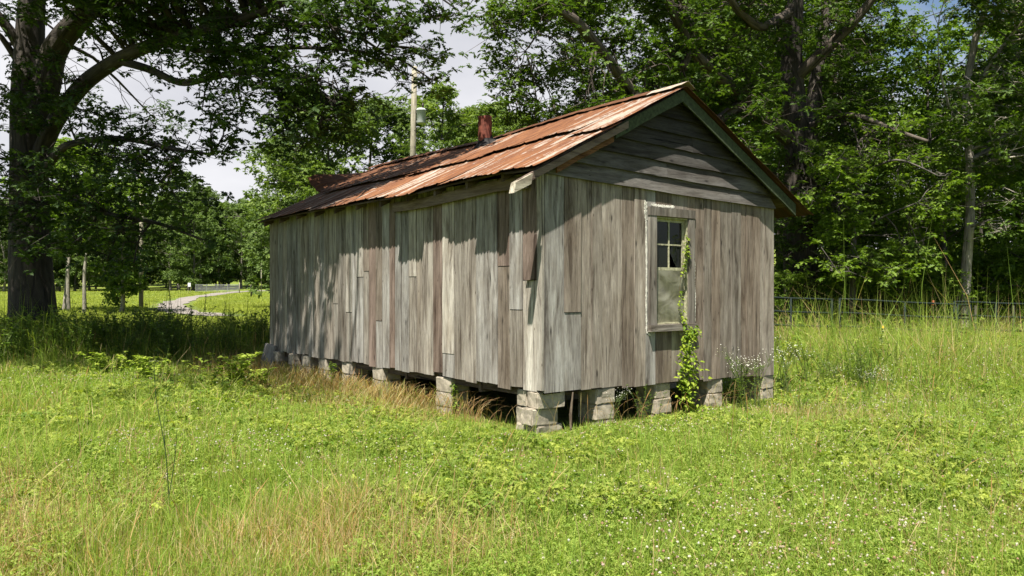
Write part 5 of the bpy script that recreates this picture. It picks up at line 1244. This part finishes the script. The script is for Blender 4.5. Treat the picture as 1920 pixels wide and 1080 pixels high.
for (px, d, s_) in [(1495, 10.4, .5), (1560, 9.6, .4), (1620, 10.8, .55), (1700, 9.9, .45), (1760, 11.2, .6), (1830, 10.3, .5), (1885, 8.9, .4), (1470, 8.6, .32), (1745, 12.1, .75), (1590, 8.2, .3), (1350, 8.4, .28), (1230, 8.9, .3)]:
    put(rw, px, d, s_, 'low feathery weed ' + ('near' if d < 9.5 else 'midway') + ' in the open grass, ' + (where(px, RL) if px > 1450 else 'before the gable wall'), 'low weeds in the open grass')
put(rw, 1392, 10.9, .95, 'green weed at the foot of the gable wall under white flowers'); put(rw, 1215, 9.9, .6, 'small leafy weed beside the pier under the window', None)
# mullein with its yellow flower
m_ = weed('mullein', 207, 1.28, 1, .02, 60, .16, 'ovate', (.24, .30, .10), (.36, .40, .15), 'x', up=.9, taper=.85); put(m_, 1655, 14.0, .82, 'single pale mullein spike with a small yellow flower in the right-hand grass', rz=0)
ic = MB(); ang = np.arange(6) * math.pi / 3
for (dz, sx) in ((0, 1), (.02, .7)):
    ic.add([(0, 0, dz + .03)] + [(.028 * sx * math.cos(a), .028 * sx * math.sin(a), dz) for a in ang], [(0, 1 + i, 1 + (i + 1) % 6) for i in range(6)], (.75, .42, .03))
b_ = ic.build('blossom', MF, m_); b_.location = (0.0, -.02, 1.26)
# tall bare-stemmed flower in the left foreground
qa = empty('wild_carrot'); tag(qa, 'tall thin dark-stemmed flower standing alone in the left foreground', 'plant')
x_ = X(318, 5.9); qa.location = (x_, 5.9, g(x_, 5.9)); sm = MB(); DG_ = (.06, .10, .035)
sm.tube(smooth_path([(0, 0, 0), (-.03, 0, .45), (-.10, 0, .85), (-.115, 0, 1.12)], 12), np.linspace(.0045, .002, 12), 5, DG_); sm.tube(smooth_path([(-.005, 0, .12), (.03, .02, .40), (.055, 0, .62)], 8), np.linspace(.0035, .0018, 8), 4, DG_)
sm.tube(smooth_path([(-.03, 0, .45), (-.06, .04, .7), (-.03, .05, .86)], 8), np.linspace(.003, .0015, 8), 4, DG_); sm.build('stem', LM, qa)
fl = MB()
for (cx, cz, r) in ((-.115, 1.12, .035), (.055, .62, .015), (-.03, .86, .02)):
    for i in range(40):
        a, q = rgp.uniform(0, 6.28), r * math.sqrt(rgp.uniform(0, 1)); fl.add([(cx + q * math.cos(a) + .004 * math.cos(k), q * math.sin(a) + .004 * math.sin(k), cz + .008 * math.cos(q / r * 1.5) + (0 if k else 0)) for k in (0, 2.1, 4.2)], [(0, 1, 2)], (.45, .50, .26))
fl.build('blossoms', MF, qa)
# creeper climbing the window
vn = empty('vine'); tag(vn, 'bright green creeper climbing from the grass over the window sill', 'vine'); vn.matrix_world = shed.matrix_basis.copy()
rgv = np.random.default_rng(404); sm = MB(); Pv, Dv, Sv, Cv = [], [], [], []
def vine(path, n, wid, size, depth=.06):
    pts = smooth_path(path, 30, .006, rgv); sm.tube(pts, np.linspace(.006, .002, 30), 4, (.16, .12, .05), cap=False)
    for i in range(n):
        k = rgv.uniform(0, 29); p = np.array([np.interp(k, range(30), pts[:, j]) for j in range(3)]); w = wid(k / 29); p = p + [rgv.normal(0, w), -abs(rgv.normal(0, depth * (w / .1 + .3))) - .01, rgv.normal(0, .03)]
        aa = rgv.uniform(-math.pi, 0); d = np.array([math.cos(aa), math.sin(aa) * .6 - .2, rgv.uniform(-.7, .25)]); Pv.append(p); Dv.append(d); Sv.append(size * rgv.uniform(.6, 1.3)); t = rgv.uniform(0, 1); Cv.append(np.array((.11, .19, .018)) * (1 - t) + np.array((.33, .40, .04)) * t)
sv = sG(1268); 
vine([(sv + .02, -.14, .0), (sv - .03, -.10, .4), (sv + .0, -.09, .8), (sv + .04, -.12, 1.12)], 520, lambda u: .09 - .04 * abs(u - .5) * 2, .066, .09)
vine([(sv + .05, -.10, 1.05), (sv + .03, -.06, 1.25), (sv + .0, -.035, 1.4), (sv + .02, -.035, 1.58)], 46, lambda u: .018, .05, .02)
vine([(sv + .06, -.04, 1.85), (sv + .10, -.03, 2.0), (sv + .14, -.03, 2.1), (sv + .13, -.03, 2.32)], 75, lambda u: .022, .05, .02)
sm.tube(smooth_path([(sv + .02, -.03, 1.55), (sv + .05, -.02, 1.7), (sv + .06, -.03, 1.87)], 8), [.003] * 8, 3, (.16, .12, .05))
lf = MB(); leaf_dir(lf, 'ovate', np.array(Pv), np.array(Dv), np.array(Sv), np.array(Cv), rgv, .9); sm.build('stem', LM, vn); lf.build('leaves', LM, vn)
# small creeper on the second pier
v2 = weed('climbing_weed', 208, .46, 3, .08, 34, .055, 'ovate', (.14, .24, .03), (.30, .38, .06), 'x', up=.1, taper=.3); put(v2, 852, 10.35, 1.0, 'small green creeper hugging the block pier left of the near corner')
put(v2, 622, 12.6, 1.15, 'blue-green creeper climbing the pier midway along the long wall')

# labels: where several neighbours would read alike, say which one by its order from the left
by = {}
for o in scene.objects:
    if o.parent is None and 'label' in o: by.setdefault(o['label'], []).append(o)
ORD = ['leftmost', 'second from left', 'third from left', 'fourth from left', 'fifth from left', 'sixth from left', 'seventh from left', 'eighth from left']
for lab, os_ in by.items():
    if len(os_) > 1:
        os_.sort(key=lambda o: o.location.x / max(o.location.y, .1))
        for i, o in enumerate(os_): o['label'] = (ORD[min(i, 7)] if i < len(os_) - 1 else 'rightmost') + ' ' + lab
